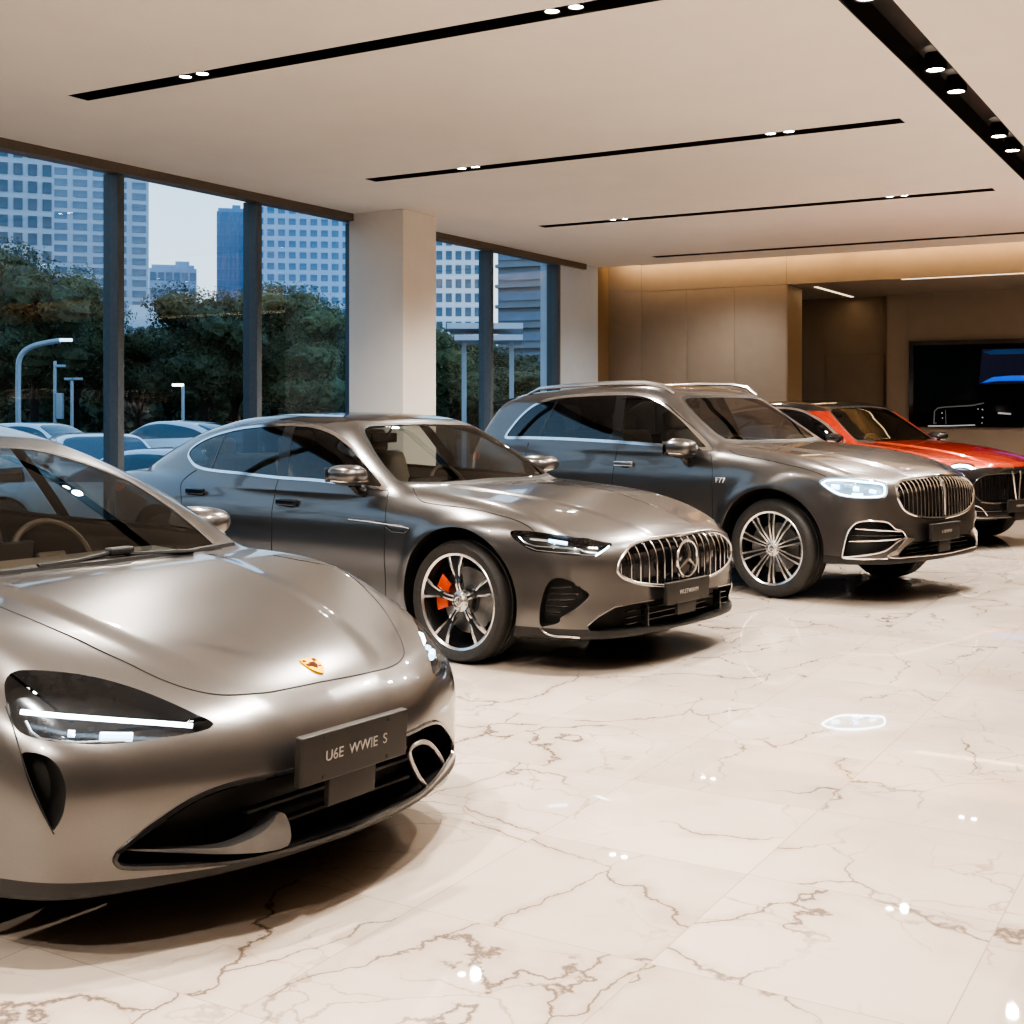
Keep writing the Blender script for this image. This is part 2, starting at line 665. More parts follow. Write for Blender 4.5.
SPEC1 = dict(
    Wb=[(-2.6, .84), (-2.0, .94), (-1.5, .985), (-.7, .945), (.3, .935), (1.0, .96), (1.5, .99), (1.9, .985), (2.2, .95), (2.5, .88)],
    Sz=[(.05, -.07), (.15, -.025), (.3, -.008), (.45, -.003), (.6, 0), (.72, -.004), (.82, -.03), (.92, -.075), (1.05, -.14), (1.2, -.2)],
    Zc=[(-2.6, .93), (-2, .96), (-1, .93), (.8, .928), (1.1, .922), (1.3, .908), (1.5, .876), (1.8, .808), (2.1, .742), (2.3, .68), (2.42, .61), (2.55, .5)],
    Ze=[(-2.6, .93), (-2, .97), (-1, .94), (.6, .925), (1.2, .92), (1.5, .90), (1.75, .855), (1.95, .79), (2.1, .715), (2.3, .6), (2.5, .45)],
    Yf=[(-2.5, .70), (.8, .74), (1.5, .76), (2.3, .72)], pw=3.0, drop=1.6,
    Zb=[(-2.6, .2), (-2.2, .15), (1.0, .15), (1.7, .19), (2.6, .195)],
    Xn=[(.05, 2.36), (.12, 2.42), (.2, 2.445), (.3, 2.44), (.45, 2.445), (.55, 2.43), (.62, 2.39), (.7, 2.30), (.85, 2.05)],
    Cn=[(0, 0), (.2, .012), (.4, .05), (.6, .125), (.75, .20), (.85, .28), (.93, .40), (1.0, .66)],
    Xr=[(.1, -2.35), (.3, -2.46), (.6, -2.5), (.9, -2.52), (1.1, -2.48)], Cr=[(0, 0), (.4, .03), (.7, .13), (.85, .3), (.95, .6)],
    Gw=[(-2.4, .5), (-1.8, .72), (-1.2, .81), (-.4, .845), (.4, .855), (.9, .84), (1.3, .79)],
    Zr=[(-2.9, .5), (-2.6, .8), (-2.4, .95), (-2.0, 1.09), (-1.5, 1.28), (-1.0, 1.40), (-.5, 1.445), (-.2, 1.435), (.1, 1.385), (.4, 1.30), (.8, 1.145), (1.17, .965), (1.4, .82), (1.9, .5)],
    Cw=[(-2, -.1), (-.6, 0), (0, .05), (1, .08)], z0=.95, tum=.42, tum2=.35, crown=.06,
    k=(.17, .14, .03, .14, .03), bulge=(.012, .10, [(.8, .54), (1.5, .47), (2.1, .36), (2.4, .25)]),
    arch=[(1.5, .37, .42, .012, .06), (-1.5, .37, .42, .012, .06)])

SPEC2 = dict(
    Wb=[(-2.6, .84), (-2.0, .94), (-1.475, .985), (-.6, .955), (.3, .945), (1.0, .965), (1.475, .985), (1.9, .96), (2.3, .90), (2.5, .83)],
    Sz=[(.1, -.10), (.2, -.05), (.35, -.018), (.5, -.012), (.62, 0), (.72, -.003), (.85, -.03), (.95, -.075), (1.05, -.13), (1.2, -.2)],
    Zc=[(-2.6, .99), (-2, 1.02), (-1.3, 1.01), (0, 1.0), (.8, 1.0), (1.0, .99), (1.5, .945), (1.9, .875), (2.2, .80), (2.38, .735), (2.5, .66)],
    Ze=[(-2.6, .97), (-2, 1.03), (-1.3, 1.02), (0, 1.0), (.8, .995), (1.2, .972), (1.6, .935), (1.9, .865), (2.1, .79), (2.3, .69), (2.5, .55)],
    Yf=[(-2.5, .72), (2.5, .72)], pw=2.4, drop=1.2,
    Zb=[(-2.6, .25), (-2.2, .17), (1.2, .17), (2.0, .195), (2.6, .205)],
    Xn=[(.1, 2.34), (.2, 2.405), (.3, 2.405), (.45, 2.40), (.6, 2.40), (.72, 2.385), (.80, 2.32), (.95, 2.1)],
    Cn=[(0, 0), (.3, .01), (.5, .035), (.65, .08), (.75, .15), (.85, .28), (.93, .5), (1.0, .85)],
    Xr=[(.2, -2.4), (.5, -2.5), (.8, -2.53), (1.0, -2.55), (1.2, -2.5)], Cr=[(0, 0), (.4, .03), (.7, .13), (.85, .3), (.95, .6)],
    Gw=[(-2.5, .55), (-1.9, .74), (-1.3, .83), (-.5, .87), (.3, .875), (.8, .835), (1.2, .76)],
    Zr=[(-3, .5), (-2.6, .86), (-2.45, .965), (-2.2, 1.06), (-1.8, 1.235), (-1.4, 1.37), (-1.0, 1.44), (-.5, 1.466), (-.1, 1.455), (.15, 1.415), (.45, 1.27), (.78, 1.08), (.92, 1.0), (1.2, .8), (1.6, .5)],
    Cw=[(-2, -.1), (-.6, 0), (0, .03), (1, .06)], z0=1.0, tum=.42, tum2=.35, crown=.06,
    k=(.13, .09, .03, .14, .03), bulge=(.012, .07, [(.8, .50), (1.5, .42), (2.1, .30), (2.4, .26)]),
    arch=[(1.425, .37, .445, .014, .05), (-1.475, .36, .43, .014, .05)])

SPEC3 = dict(
    Wb=[(-2.5, .88), (-2.0, .95), (-1.475, .995), (-.6, .965), (.3, .96), (1.0, .975), (1.475, .995), (1.9, .98), (2.3, .93), (2.5, .88)],
    Sz=[(.15, -.10), (.28, -.045), (.4, -.015), (.55, -.01), (.75, 0), (.9, -.004), (1.02, -.03), (1.12, -.06), (1.22, -.1), (1.4, -.2)],
    Zc=[(-2.6, 1.16), (-2, 1.18), (0, 1.18), (.8, 1.195), (1.2, 1.17), (1.6, 1.125), (2.0, 1.055), (2.25, .995), (2.38, .955), (2.5, .88)],
    Ze=[(-2.6, 1.16), (-2, 1.18), (0, 1.18), (.8, 1.19), (1.2, 1.165), (1.6, 1.12), (1.93, 1.045), (2.14, .97), (2.3, .87), (2.5, .72)],
    Yf=[(-2.5, .76), (2.5, .76)], pw=2.4, drop=1.2,
    Zb=[(-2.6, .36), (-2.2, .28), (1.2, .28), (1.9, .305), (2.6, .315)],
    Xn=[(.15, 2.34), (.27, 2.41), (.4, 2.415), (.6, 2.405), (.8, 2.40), (.93, 2.385), (1.02, 2.31), (1.15, 2.1)],
    Cn=[(0, 0), (.3, .01), (.5, .03), (.65, .065), (.75, .12), (.85, .23), (.93, .43), (1.0, .8)],
    Xr=[(.3, -2.3), (.6, -2.38), (.9, -2.38), (1.2, -2.33), (1.4, -2.2)], Cr=[(0, 0), (.4, .02), (.7, .09), (.85, .22), (.95, .5)],
    Gw=[(-2.4, .74), (-1.9, .82), (-1.3, .875), (-.5, .90), (.3, .905), (.8, .87), (1.2, .80)],
    Zr=[(-2.6, .6), (-2.35, .95), (-2.24, 1.22), (-2.12, 1.42), (-1.98, 1.585), (-1.75, 1.65), (-1.2, 1.69), (-.6, 1.715), (-.15, 1.71), (.15, 1.665), (.4, 1.52), (.75, 1.30), (.95, 1.18), (1.3, .9), (1.7, .6)],
    Cw=[(-2, -.06), (-.6, 0), (0, .03), (1, .05)], z0=1.18, tum=.33, tum2=.25, crown=.05,
    k=(.13, .09, .03, .12, .03), zr_sm=.05, bulge=(.014, .07, [(.8, .54), (1.5, .46), (2.1, .36), (2.4, .32)]),
    arch=[(1.435, .395, .485, .022, .06), (-1.475, .39, .47, .022, .06)])
# ------------------------------------------------------------------ car materials
M_PAINT = paint('taupe_grey_paint', (.136, .130, .127), .275, .85)
M_BLACK = mat('gloss_black', (.012, .012, .013), .12, 0, coat=.6, noise=.1)
M_MATTE = mat('matte_black_plastic', (.011, .0105, .010), .55, noise=.2)
M_RUBBER = mat('tyre_rubber', (.022, .021, .02), .62, noise=.25, nscale=60, bump=.15)
M_CHROME = mat('bright_chrome', (.82, .82, .83), .10, 1.0, noise=.04)
M_SATIN = mat('satin_silver', (.62, .61, .60), .25, 1.0, noise=.06)
M_ALLOY = mat('machined_alloy', (.78, .77, .76), .22, 1.0, noise=.06)
M_DARKALLOY = mat('dark_alloy', (.03, .03, .032), .3, .6, noise=.1)
M_DISC = mat('brake_disc_steel', (.28, .28, .28), .4, 1.0, noise=.1)
M_CALIPER = mat('orange_caliper', (.75, .09, .015), .35, coat=.5, noise=.08)
M_LEATHER = mat('tan_leather', (.24, .18, .125), .5, noise=.12)
M_LEATHERL = mat('beige_leather', (.48, .41, .33), .5, noise=.1)
M_LEATHERD = mat('dark_leather', (.045, .036, .03), .5, noise=.15)
M_LED = mat('led_white', (.9, .95, 1), .3, emit=(.72, .88, 1.0), es=6.0)
M_LEDS = mat('led_soft', (.6, .8, .95), .3, emit=(.45, .75, 1.0), es=2.2)
M_LAMPIN = mat('lamp_housing', (.03, .032, .036), .18, .6, noise=.2)
M_REFL = mat('lamp_reflector', (.75, .78, .8), .12, 1.0, noise=.05)
M_RED = mat('tail_lamp_red', (.35, .01, .01), .15, coat=1, noise=.1)
M_PLATE = mat('plate_board', (.016, .0135, .0115), .5, noise=.1)
M_TEXT = mat('plate_lettering', (.30, .28, .26), .4, noise=.05)
M_GLASS = glass_mat('car_glass', (.70, .685, .62), 1.33, 0.0, .012)
M_GLASSD = glass_mat('privacy_glass', (.16, .18, .19), 1.5, 0.0, .04)
M_GLASSS = glass_mat('side_glass', (.50, .56, .58), 1.5, 0.0, .04)
M_LENS = glass_mat('lamp_lens', (.92, .95, .97), 1.5, 0.0, .01)
M_SEAM = mat('seam_shadow', (.01, .01, .01), .8, noise=.1)
M_YELLOW = mat('crest_yellow', (.86, .47, .0), .6, 0, spec=.1, noise=.05)
M_CRESTD = mat('crest_dark', (.06, .01, .006), .6, spec=.1, noise=.1)


def text_mesh(name, s, size, m, parent, loc, rot, ext=.001, align='CENTER', sx=1.0):
    cu = bpy.data.curves.new('t', 'FONT'); cu.body = s; cu.size = size; cu.extrude = ext
    cu.align_x = align; cu.align_y = 'CENTER'
    t = bpy.data.objects.new('t', cu); C.objects.link(t)
    dg = bpy.context.evaluated_depsgraph_get()
    me = bpy.data.meshes.new_from_object(t.evaluated_get(dg))
    bpy.data.objects.remove(t)
    for v in me.vertices: v.co.x *= sx
    me.materials.clear(); me.materials.append(m); me.name = name
    o = bpy.data.objects.new(name, me); C.objects.link(o)
    o.parent = parent; o.location = loc; o.rotation_euler = rot
    return o


def wheel_meshes(style, r, w, rr):
    """meshes of one wheel standing in its own frame: axis along Y, outer face towards -Y"""
    out = {}
    hw = w / 2
    t = MB()
    prof = [(rr - .012, hw * .75), (rr, hw * .86), (rr + .02, hw * .97), (rr + .05, hw), (r - .035, hw * .97), (r - .014, hw * .88), (r - .004, hw * .72)]
    tread = []
    for k in range(-4, 5):
        y = hw * .62 * k / 4
        if k % 2 == 0 and k != 4 and k != -4:
            tread += [(r, y + .010), (r - .007, y + .006), (r - .007, y - .006), (r, y - .010)][::1]
        else: tread.append((r, y))
    tread = sorted(tread, key=lambda p: -p[1])
    full = prof + tread + [(a, -b) for a, b in prof[::-1]]
    t.lathe(full, 64, 'Y')
    out['tyre'] = (t, M_RUBBER)
    b = MB()
    b.lathe([(rr - .014, hw * .8), (rr - .03, hw * .6), (rr - .035, 0), (rr - .03, -hw * .6), (rr - .014, -hw * .80)], 56, 'Y')
    b.lathe([(rr * .3, hw * .3), (rr - .03, hw * .3)], 40, 'Y')
    out['barrel'] = (b, M_DARKALLOY)
    f = -hw * .80
    rim = MB()
    rim.lathe([(rr - .016, f + .012), (rr - .018, f - .004), (rr - .004, f - .012), (rr + .004, f - .006), (rr + .004, f + .01)], 72, 'Y')
    dark = MB()

    def bar(a0, r0, a1, r1, w0, w1, d0, d1, mb, th=.028):
        """spoke from polar (a0, r0) to (a1, r1); d = depth from the rim face"""
        p0 = Vector((r0 * math.cos(a0), 0, r0 * math.sin(a0))); p1 = Vector((r1 * math.cos(a1), 0, r1 * math.sin(a1)))
        n = (p1 - p0).normalized(); q = Vector((-n.z, 0, n.x))
        V = []
        N = 6
        for i in range(N + 1):
            u = i / N
            c = p0.lerp(p1, u)
            ww = w0 + (w1 - w0) * u
            d = f + d0 + (d1 - d0) * u - .010 * math.sin(PI * u)
            V += [c + q * ww + Vector((0, d + .006, 0)), c + q * ww * .6 + Vector((0, d, 0)), c - q * ww * .6 + Vector((0, d, 0)), c - q * ww + Vector((0, d + .006, 0)), c - q * ww * .8 + Vector((0, d + th, 0)), c + q * ww * .8 + Vector((0, d + th, 0))]
        Fc = []
        for i in range(N):
            for k in range(6):
                k2 = (k + 1) % 6
                Fc.append([i * 6 + k, i * 6 + k2, (i + 1) * 6 + k2, (i + 1) * 6 + k])
        mb.add(V, Fc, False)
    R1 = rr - .012
    if style == 'five':
        for i in range(5):
            a = PI / 2 + 2 * PI * i / 5 + .10
            for sg in (-1, 1):
                bar(a + sg * .24, .052, a + sg * .085, R1 * .5, .0075, .007, .022, .012, rim)
                bar(a + sg * .085, R1 * .5, a + sg * .19, R1, .007, .012, .012, .0, rim)
            bar(a, .05, a, R1, .012, .044, .026, .006, dark)
    elif style == 'multi':
        for i in range(10):
            a = PI / 2 + 2 * PI * i / 10
            for sg in (-1, 1):
                bar(a + sg * .17, .06, a + sg * .09, R1, .0085, .0105, .020, .002, rim)
            bar(a, .06, a, R1, .007, .018, .030, .012, dark)
    else:
        for i in range(7):
            a = PI / 2 + 2 * PI * i / 7
            bar(a, .05, a + .12, R1, .022, .028, .024, .002, rim)
    out['rim'] = (rim, M_ALLOY)
    out['inner_spokes'] = (dark, M_DARKALLOY)
    h = MB()
    h.lathe([(.0, f + .006), (.034, f + .006), (.038, f + .012), (.062, f + .020), (.066, f + .05)], 32, 'Y')
    for i in range(5):
        a = PI / 2 + 2 * PI * (i + .5) / 5
        c = Vector((.052 * math.cos(a), f + .014, .052 * math.sin(a)))
        h.lathe([(0, -.006), (.006, -.006), (.007, .01)], 8, 'Y', Matrix.Translation(c))
    out['hub'] = (h, M_SATIN)
    cap = MB()
    cap.lathe([(.022, f + .003), (.027, f - .001), (.032, f + .003)], 28, 'Y')
    for i in range(3):
        a = PI / 2 + 2 * PI * i / 3
        cap.tube([(0, f + .002, 0), (.024 * math.cos(a), f + .002, .024 * math.sin(a))], [.005, .0015], 5)
    out['hub_emblem'] = (cap, M_CHROME)
    d = MB()
    d.lathe([(.08, hw * .15), (.195, hw * .15), (.195, hw * .15 - .03), (.08, hw * .15 - .03)], 40, 'Y', closed=True)
    d.lathe([(.0, -.03), (.085, -.03), (.085, hw * .15)], 28, 'Y')
    out['brake_disc'] = (d, M_DISC)
    cl = MB()
    P = []
    a0, a1 = R(140), R(200)
    for (ra, ya) in ((.135, -.045), (.225, -.045), (.225, .06), (.135, .06)):
        P.append((ra, ya))
    cl.lathe(P, 10, 'Y', closed=True, a0=a0, a1=a1)
    out['brake_caliper'] = (cl, M_CALIPER)
    return out


def add_wheels(root, style, r, w, rr, xs, yc, caliper=None):
    """four wheels, each a tyre with its rim, disc, caliper and hub as sub-parts"""
    parts = wheel_meshes(style, r, w, rr)
    proto = None
    for x in xs:
        for sg in (-1, 1):
            if proto is None:
                t, m = parts['tyre']; proto = t.build('wheel', m, root)
                for k in ('barrel', 'rim', 'inner_spokes', 'hub', 'hub_emblem', 'brake_disc', 'brake_caliper'):
                    mb, m = parts[k]
                    mb.build({'barrel': 'rim_barrel'}.get(k, k), (caliper or m) if k == 'brake_caliper' else m, proto)
                o = proto
            else:
                o = proto.copy(); C.objects.link(o); o.parent = root
                for ch in list(proto.children):
                    k = ch.copy(); C.objects.link(k); k.parent = o
            o.location = (x, sg * yc, r)
            o.rotation_euler = (0, 0, 0 if sg < 0 else PI)


def soft_box(name, c, d, m, parent, bev=.06, rot=None):
    b = MB(); b.box((0, 0, 0), d, 0, min(bev, min(d) * .45))
    o = b.build(name, m, parent, True)
    o.location = c
    if rot: o.rotation_euler = rot
    return o


def add_interior(root, x_front, z_floor, z_roof, yw, leather, dash_x, dash_z):
    zs = z_floor
    for sg in (-1, 1):
        b = soft_box('front_seat', (x_front, sg * .37, zs + .30), (.52, .50, .16), leather, root, .06, (0, R(-6), 0))
        soft_box('seat_back', (-.30, 0, .33), (.16, .48, .62), leather, b, .07, (0, R(-14), 0))
        soft_box('headrest', (-.42, 0, .72), (.11, .26, .18), leather, b, .05, (0, R(-8), 0))
    b = soft_box('rear_seat', (x_front - .98, 0, zs + .32), (.52, yw * 1.55, .16), leather, root, .06)
    soft_box('seat_back', (-.28, 0, .30), (.16, yw * 1.5, .52), leather, b, .07, (0, R(-20), 0))
    for sg in (-1, 1):
        soft_box('headrest', (-.42, sg * .36, .60), (.10, .26, .15), leather, b, .045, (0, R(-12), 0))
    d = MB()
    poly = [(dash_x + .30, dash_z - .01), (dash_x - .02, dash_z + .01), (dash_x - .16, dash_z - .03), (dash_x - .20, dash_z - .12), (dash_x - .10, dash_z - .30), (dash_x + .30, dash_z - .35)]
    d.prism(poly, -yw * .93, yw * .93, 'XZ')
    db = d.build('dashboard', M_LEATHERD, root)
    soft_box('centre_screen', (dash_x - .20, 0, dash_z - .03), (.02, .38, .18), M_BLACK, db, .006, (0, R(10), 0))
    s = MB()
    s.tube([(0, .185 * math.cos(a), .185 * math.sin(a)) for a in np.linspace(0, 2 * PI, 32, endpoint=False)], .015, 8, closed=True)
    s.box((0, 0, 0), (.03, .13, .10), 0, .012)
    for a in (0, PI, -PI / 2):
        s.tube([(0, .05 * math.cos(a), .05 * math.sin(a)), (0, .18 * math.cos(a), .18 * math.sin(a))], .011, 6)
    o = s.build('steering_wheel', M_LEATHERD, root, True)
    o.location = (dash_x - .32, .37, dash_z - .06); o.rotation_euler = (0, R(-24), 0)
    f = MB(); f.box((x_front - .35, 0, zs + .02), (2.4, yw * 1.8, .06))
    f.box((x_front - .1, 0, zs + .22), (1.3, .22, .34), 0, .03)
    f.build('cabin_floor', M_LEATHERD, root)
    m = MB(); m.box((0, 0, 0), (.03, .24, .07), 0, .012); m.tube([(.03, 0, .02), (.08, 0, .07)], .008, 6)
    o = m.build('rear_view_mirror', M_BLACK, root, True); o.location = (dash_x - .62, 0, z_roof - .13)


def mirror_shell(name, w, d, h, m, parent, loc, sg):
    """door mirror: rounded shell flat towards the rear, on a dark foot"""
    V = []; Fc = []
    nu, nv = 20, 12
    for i in range(nv + 1):
        th = PI * i / nv
        for j in range(nu):
            ph = 2 * PI * j / nu
            def sp(v, e): return math.copysign(abs(v) ** e, v)
            cy, sy = sp(math.cos(th), .75), sp(math.sin(th), .75)
            X, Z = sp(math.cos(ph), .8) * sy, sp(math.sin(ph), .7) * sy
            X = X if X > 0 else X * .35
            V.append((X * d + .02 * cy, cy * w / 2, Z * h / 2 * (1 - .18 * cy) + .01 * cy))
    for i in range(nv):
        for j in range(nu):
            k = (j + 1) % nu
            Fc.append([i * nu + j, i * nu + k, (i + 1) * nu + k, (i + 1) * nu + j])
    b = MB()
    # outer end (cy=+1) is the slimmer one: flip so it points outwards
    V = [(x, sg * y, z) for x, y, z in V]
    b.add(V, Fc, True)
    o = b.build(name, m, parent, True); o.location = loc
    q = MB()
    q.tube([(.02, -sg * w * .25, -h * .4), (.02, -sg * w * .45, -h * .75), (.03, -sg * w * .75, -h * .95)], [.035, .03, .028], 10)
    q.build('mirror_foot', M_BLACK, o)
    q = MB(); q.tube([(d * .8, -sg * w * .3, -h * .28), (d * .93, 0, -h * .28), (d * .6, sg * w * .40, -h * .25), (d * .1, sg * w * .48, -h * .22)], .006, 6)
    q.build('mirror_trim', M_CHROME, o)
    q = MB(); q.add([(-d * .36, sy * w * .38, sz * h * .33) for sy, sz in ((-1, -1), (1, -1), (1, 1), (-1, 1))], [[0, 1, 2, 3]])
    q.build('mirror_glass', M_REFL, o)
    return o


class Builder:
    def __init__(s, car, root, paint_m):
        s.c = car; s.root = root; s.p = paint_m

    def poly_px(s, pts, kind, sub=5, smooth=True):
        P = fold(s.c.ons(pts))
        q = pr(kind)(P)
        return catmull(q, True, sub) if smooth else q

    def cut(s, g):
        """take the region g<0 off the body and return it"""
        i, o = split(s.c.M, g)
        if o is not None: s.c.M = o
        return i

    def g_of(s, poly, kind, mask, sym=True, M=None):
        V, N, T = M or s.c.M
        P = fold(V) if sym else V
        Nn = N.copy()
        if sym: Nn[:, 1] = np.where(V[:, 1] > 0, -Nn[:, 1], Nn[:, 1])
        g = sdf_poly(poly, pr(kind)(P))
        return np.where(mask(P, Nn), g, 1.0)

    def seam(s, name, P, m=None, r=.0028, both=True, parent=None, lift=0.0):
        P = project(s.c.f, np.array(P, float), 5)[0]
        N = s.c.normal(P)
        for k in ((0, 1) if both else (0,)):
            Q = P + N * lift
            if k: Q = my(Q)
            b = MB(); b.tube([tuple(q) for q in Q], r, 6)
            b.build(name, m or M_SEAM, parent or s.root, True)

    def arches(s, xs, zc, rad):
        V = s.c.M[0]
        for x in xs:
            V = s.c.M[0]
            g = np.where(np.abs(V[:, 1]) > .62, np.hypot(V[:, 0] - x, V[:, 2] - zc) - rad, 1.0)
            i = s.cut(g)
            for q in sides(i):
                sg = np.sign(q[0][:, 1].mean())
                mesh_obj('wheel_well', *[(a[0], a[2]) for a in [recess(q, .34, (0, -sg, 0))]][0], M_MATTE, s.root, None, False)

    def windows(s, poly, t_out=.004, t_in=.016, pillar=None, glass_r=None, glass_f=None, divider=None, frame=M_CHROME, shut=None):
        """side glass with its bright surround; pillar=(x0 bottom, x0 top, half width) of the black centre post"""
        msk = lambda P, N: (N[:, 1] < -.25)
        ring = s.cut(s.g_of(poly, 'side', msk) - t_out)
        i, o = split(ring, s.g_of(poly, 'side', lambda P, N: np.ones(len(P), bool), M=ring) + t_in)
        for q in sides(o):
            w = mo('window_surround', q, frame, s.root, .004)
            mo('surround_seal', q, M_MATTE, w, -.008)
        gl = i
        (xb, zb, xt, zt, hw) = pillar
        def lin(V): return V[:, 0] - (xb + (xt - xb) * (V[:, 2] - zb) / (zt - zb))
        post, rest = split(gl, np.abs(lin(gl[0])) - hw)
        if post is not None:
            for q in sides(post): mo('centre_pillar', q, M_BLACK, s.root, .002)
        fr, rr = split(rest, -lin(rest[0]))
        for q in sides(fr): mo('front_window', q, glass_f or M_GLASSS, s.root)
        if divider:
            (xb, zb, xt, zt, hw) = divider
            dv, rr2 = split(rr, np.abs(rr[0][:, 0] - (xb + (xt - xb) * (rr[0][:, 2] - zb) / (zt - zb))) - hw)
            for q in sides(dv): mo('window_divider', q, M_BLACK, s.root, .002)
            rr = rr2
        for q in sides(rr): mo('rear_window', q, glass_r or M_GLASSD, s.root)

    def screen(s, name, half, cond, glass, frit=.02):
        """windscreen or back glass from a half outline in front view"""
        poly = mirror_poly(half)
        i = s.cut(s.g_of(poly, 'front', cond, False))
        if i is None: return
        a, b = split(i, s.g_of(poly, 'front', lambda P, N: np.ones(len(P), bool), False, M=i) + frit)
        if b is not None: mo(name + '_edge', b, M_MATTE, s.root)
        if a is not None: mo(name, a, glass, s.root)

    def lamp(s, poly, kind, mask, depth, leds=(), housing=M_LAMPIN, rim=None, shift=(0, 0)):
        """headlight pair: dark housing set into the body, clear lens, light strips inside"""
        g = s.g_of(poly, kind, mask)
        if shift != (0, 0):
            g2 = s.g_of(poly + np.array(shift), kind, mask)
            g = np.where(s.c.M[0][:, 1] > 0, g2, g)
        i = s.cut(g)
        res = []
        for q in sides(i):
            sg = 1 if q[0][:, 1].mean() > 0 else -1
            V, N, T = recess(q, depth)
            h = mesh_obj('headlight', V, T, housing, s.root, N)
            mo('headlight_lens', q, M_LENS, h)
            for (P, r, dep, m, nm) in leds:
                P = np.array(P)
                if sg > 0 and shift != (0, 0):
                    P = project(s.c.f, P + np.array([shift[0] * math.sin(R(kind)), shift[0] * math.cos(R(kind)), shift[1]]), 6)[0]
                Nn = s.c.normal(P); Q = P - Nn * dep
                if sg > 0: Q = my(Q)
                b = MB(); b.tube([tuple(x) for x in Q], r, 8); b.build(nm, m, h, True)
            if rim:
                be = boundary(q[2])
            res.append(h)
        return res

    def pit(s, name, poly, kind, mask, depth, m, sym=True, direction=None):
        i = s.cut(s.g_of(poly, kind, mask, sym))
        out = []
        for q in (sides(i) if sym else [i]):
            d = direction
            if d is not None and sym and q[0][:, 1].mean() > 0: d = (d[0], -d[1], d[2])
            V, N, T = recess(q, depth, d)
            out.append(mesh_obj(name, V, T, m, s.root, N))
        return out

    def grille(s, poly, depth, n, bar_r, m_bar, frame_r, skip=None, m_frame=M_CHROME, name='grille', bar_dep=.012):
        """front-view outline (whole); dark opening, vertical bars and a bright frame"""
        g = s.pit(name, poly, 'front', lambda P, N: (P[:, 0] > 1.6) & (N[:, 0] > .15), depth, M_BLACK, False)[0]
        poly = np.array(poly)
        y0, y1 = poly[:, 0].min(), poly[:, 0].max()
        for k in range(n):
            y = y0 + (y1 - y0) * (k + .5) / n
            zs = []
            for i in range(len(poly)):
                a, b = poly[i - 1], poly[i]
                if (a[0] > y) != (b[0] > y): zs.append(a[1] + (b[1] - a[1]) * (y - a[0]) / (b[0] - a[0]))
            if len(zs) < 2: continue
            z0, z1 = min(zs), max(zs)
            if z1 - z0 < .05: continue
            P = s.c.shoot([(2.0, y, z) for z in np.linspace(z0 + .002, z1 - .002, 9)], (1, 0, 0))
            P[:, 0] -= bar_dep
            b = MB(); b.tube([tuple(p) for p in P], bar_r, 6)
            # flatten into a blade
            b.v = [(v[0] * 1.0, y + (v[1] - y) * .75, v[2]) for v in b.v]
            b.build('grille_bar', m_bar, g, True)
        P = s.c.shoot([(2.0, p[0], p[1]) for p in poly], (1, 0, 0))
        b = MB(); b.tube([tuple(p) for p in P], frame_r, 8, closed=True)
        b.build('grille_frame', m_frame, g, True)
        return g

    def plate(s, c, w, h, text, size, tilt=0.0, yaw=0.0, bracket=None, label='dark show plate with pale lettering'):
        b = MB(); b.box((0, 0, 0), (.03, w, h), 0, .006)
        o = b.build('show_plate', M_PLATE, s.root); o.location = c; o.rotation_euler = (0, tilt, yaw)
        o['label'] = label
        words = text.split(); tot = sum(len(q) for q in words) + len(words) - 1; pos = 0
        for q in words:                      # one mesh per word
            y = (pos + len(q) / 2 - tot / 2) * size * .62
            text_mesh('plate_lettering', q, size, M_TEXT, o, (.0155, y, 0), (PI / 2, 0, PI / 2)); pos += len(q) + 1
        if bracket:
            q = MB(); q.box((-.005, 0, -h / 2 - bracket[1] / 2), (.02, bracket[0], bracket[1]), 0, .003); q.build('plate_bracket', M_PLATE, o)
        for sy in (-1, 1):
            for sz in (-1, 1):
                q = MB(); q.lathe([(0, .017), (.006, .017), (.007, .012)], 10, 'Z', Matrix.Translation((0, sy * w * .3, sz * h * .4)) @ Matrix.Rotation(PI / 2, 4, 'Y'))
                q.build('plate_screw', M_MATTE, o)
        return o

    def handle(s, P, L=.22, h=.035, flush=True, m=None):
        """door handles at a body point on the right side, mirrored to the left"""
        P = np.array(P, float)
        N = s.c.normal(P[None])[0]
        for sg in (-1, 1):
            b = MB()
            b.box((0, 0, 0), (L, .03, h), 0, .012)
            o = b.build('door_handle', m or s.p, s.root, True)
            p = P + N * (.012)
            o.location = (p[0], p[1] * (-sg) if sg > 0 else p[1], p[2])
            o.rotation_euler = (0, 0, 0)
            q = MB(); q.lathe([(0, -.001), (h * .6, -.001)], 16, 'Y')
            q.v = [(v[0] * 2.2, v[1], v[2] * .8) for v in q.v]
            o2 = q.build('handle_recess', M_SEAM, o); o2.location = (.02, sg * -.004, -h * .35)

    def body(s, dark_z=None, skirt=None):
        if dark_z is not None:
            V = s.c.M[0]
            i = s.cut(dark_z(V) if callable(dark_z) else V[:, 2] - dark_z)
            if i is not None: mo('lower_skirt', i, skirt or M_MATTE, s.root)
        o = mo('body_shell', s.c.M, s.p, s.root)
        # cabin lining just under the roof skin
        V, N, T = s.c.M
        z0 = s.c.S['z0']
        i, _ = split(s.c.M, np.maximum(z0 + .01 - V[:, 2], np.abs(V[:, 0] + .6) - 1.55))
        if i is not None: mo('cabin_lining', i, mat('headliner_cloth', (.13, .105, .08), .9, noise=.05), s.root, -.014)
        return o
# ------------------------------------------------------------------ helpers for tracing car features
def px(pts, s=1.0, ox=0.0, oy=0.0):
    return [(ox + x / s, oy + y / s) for x, y in pts]


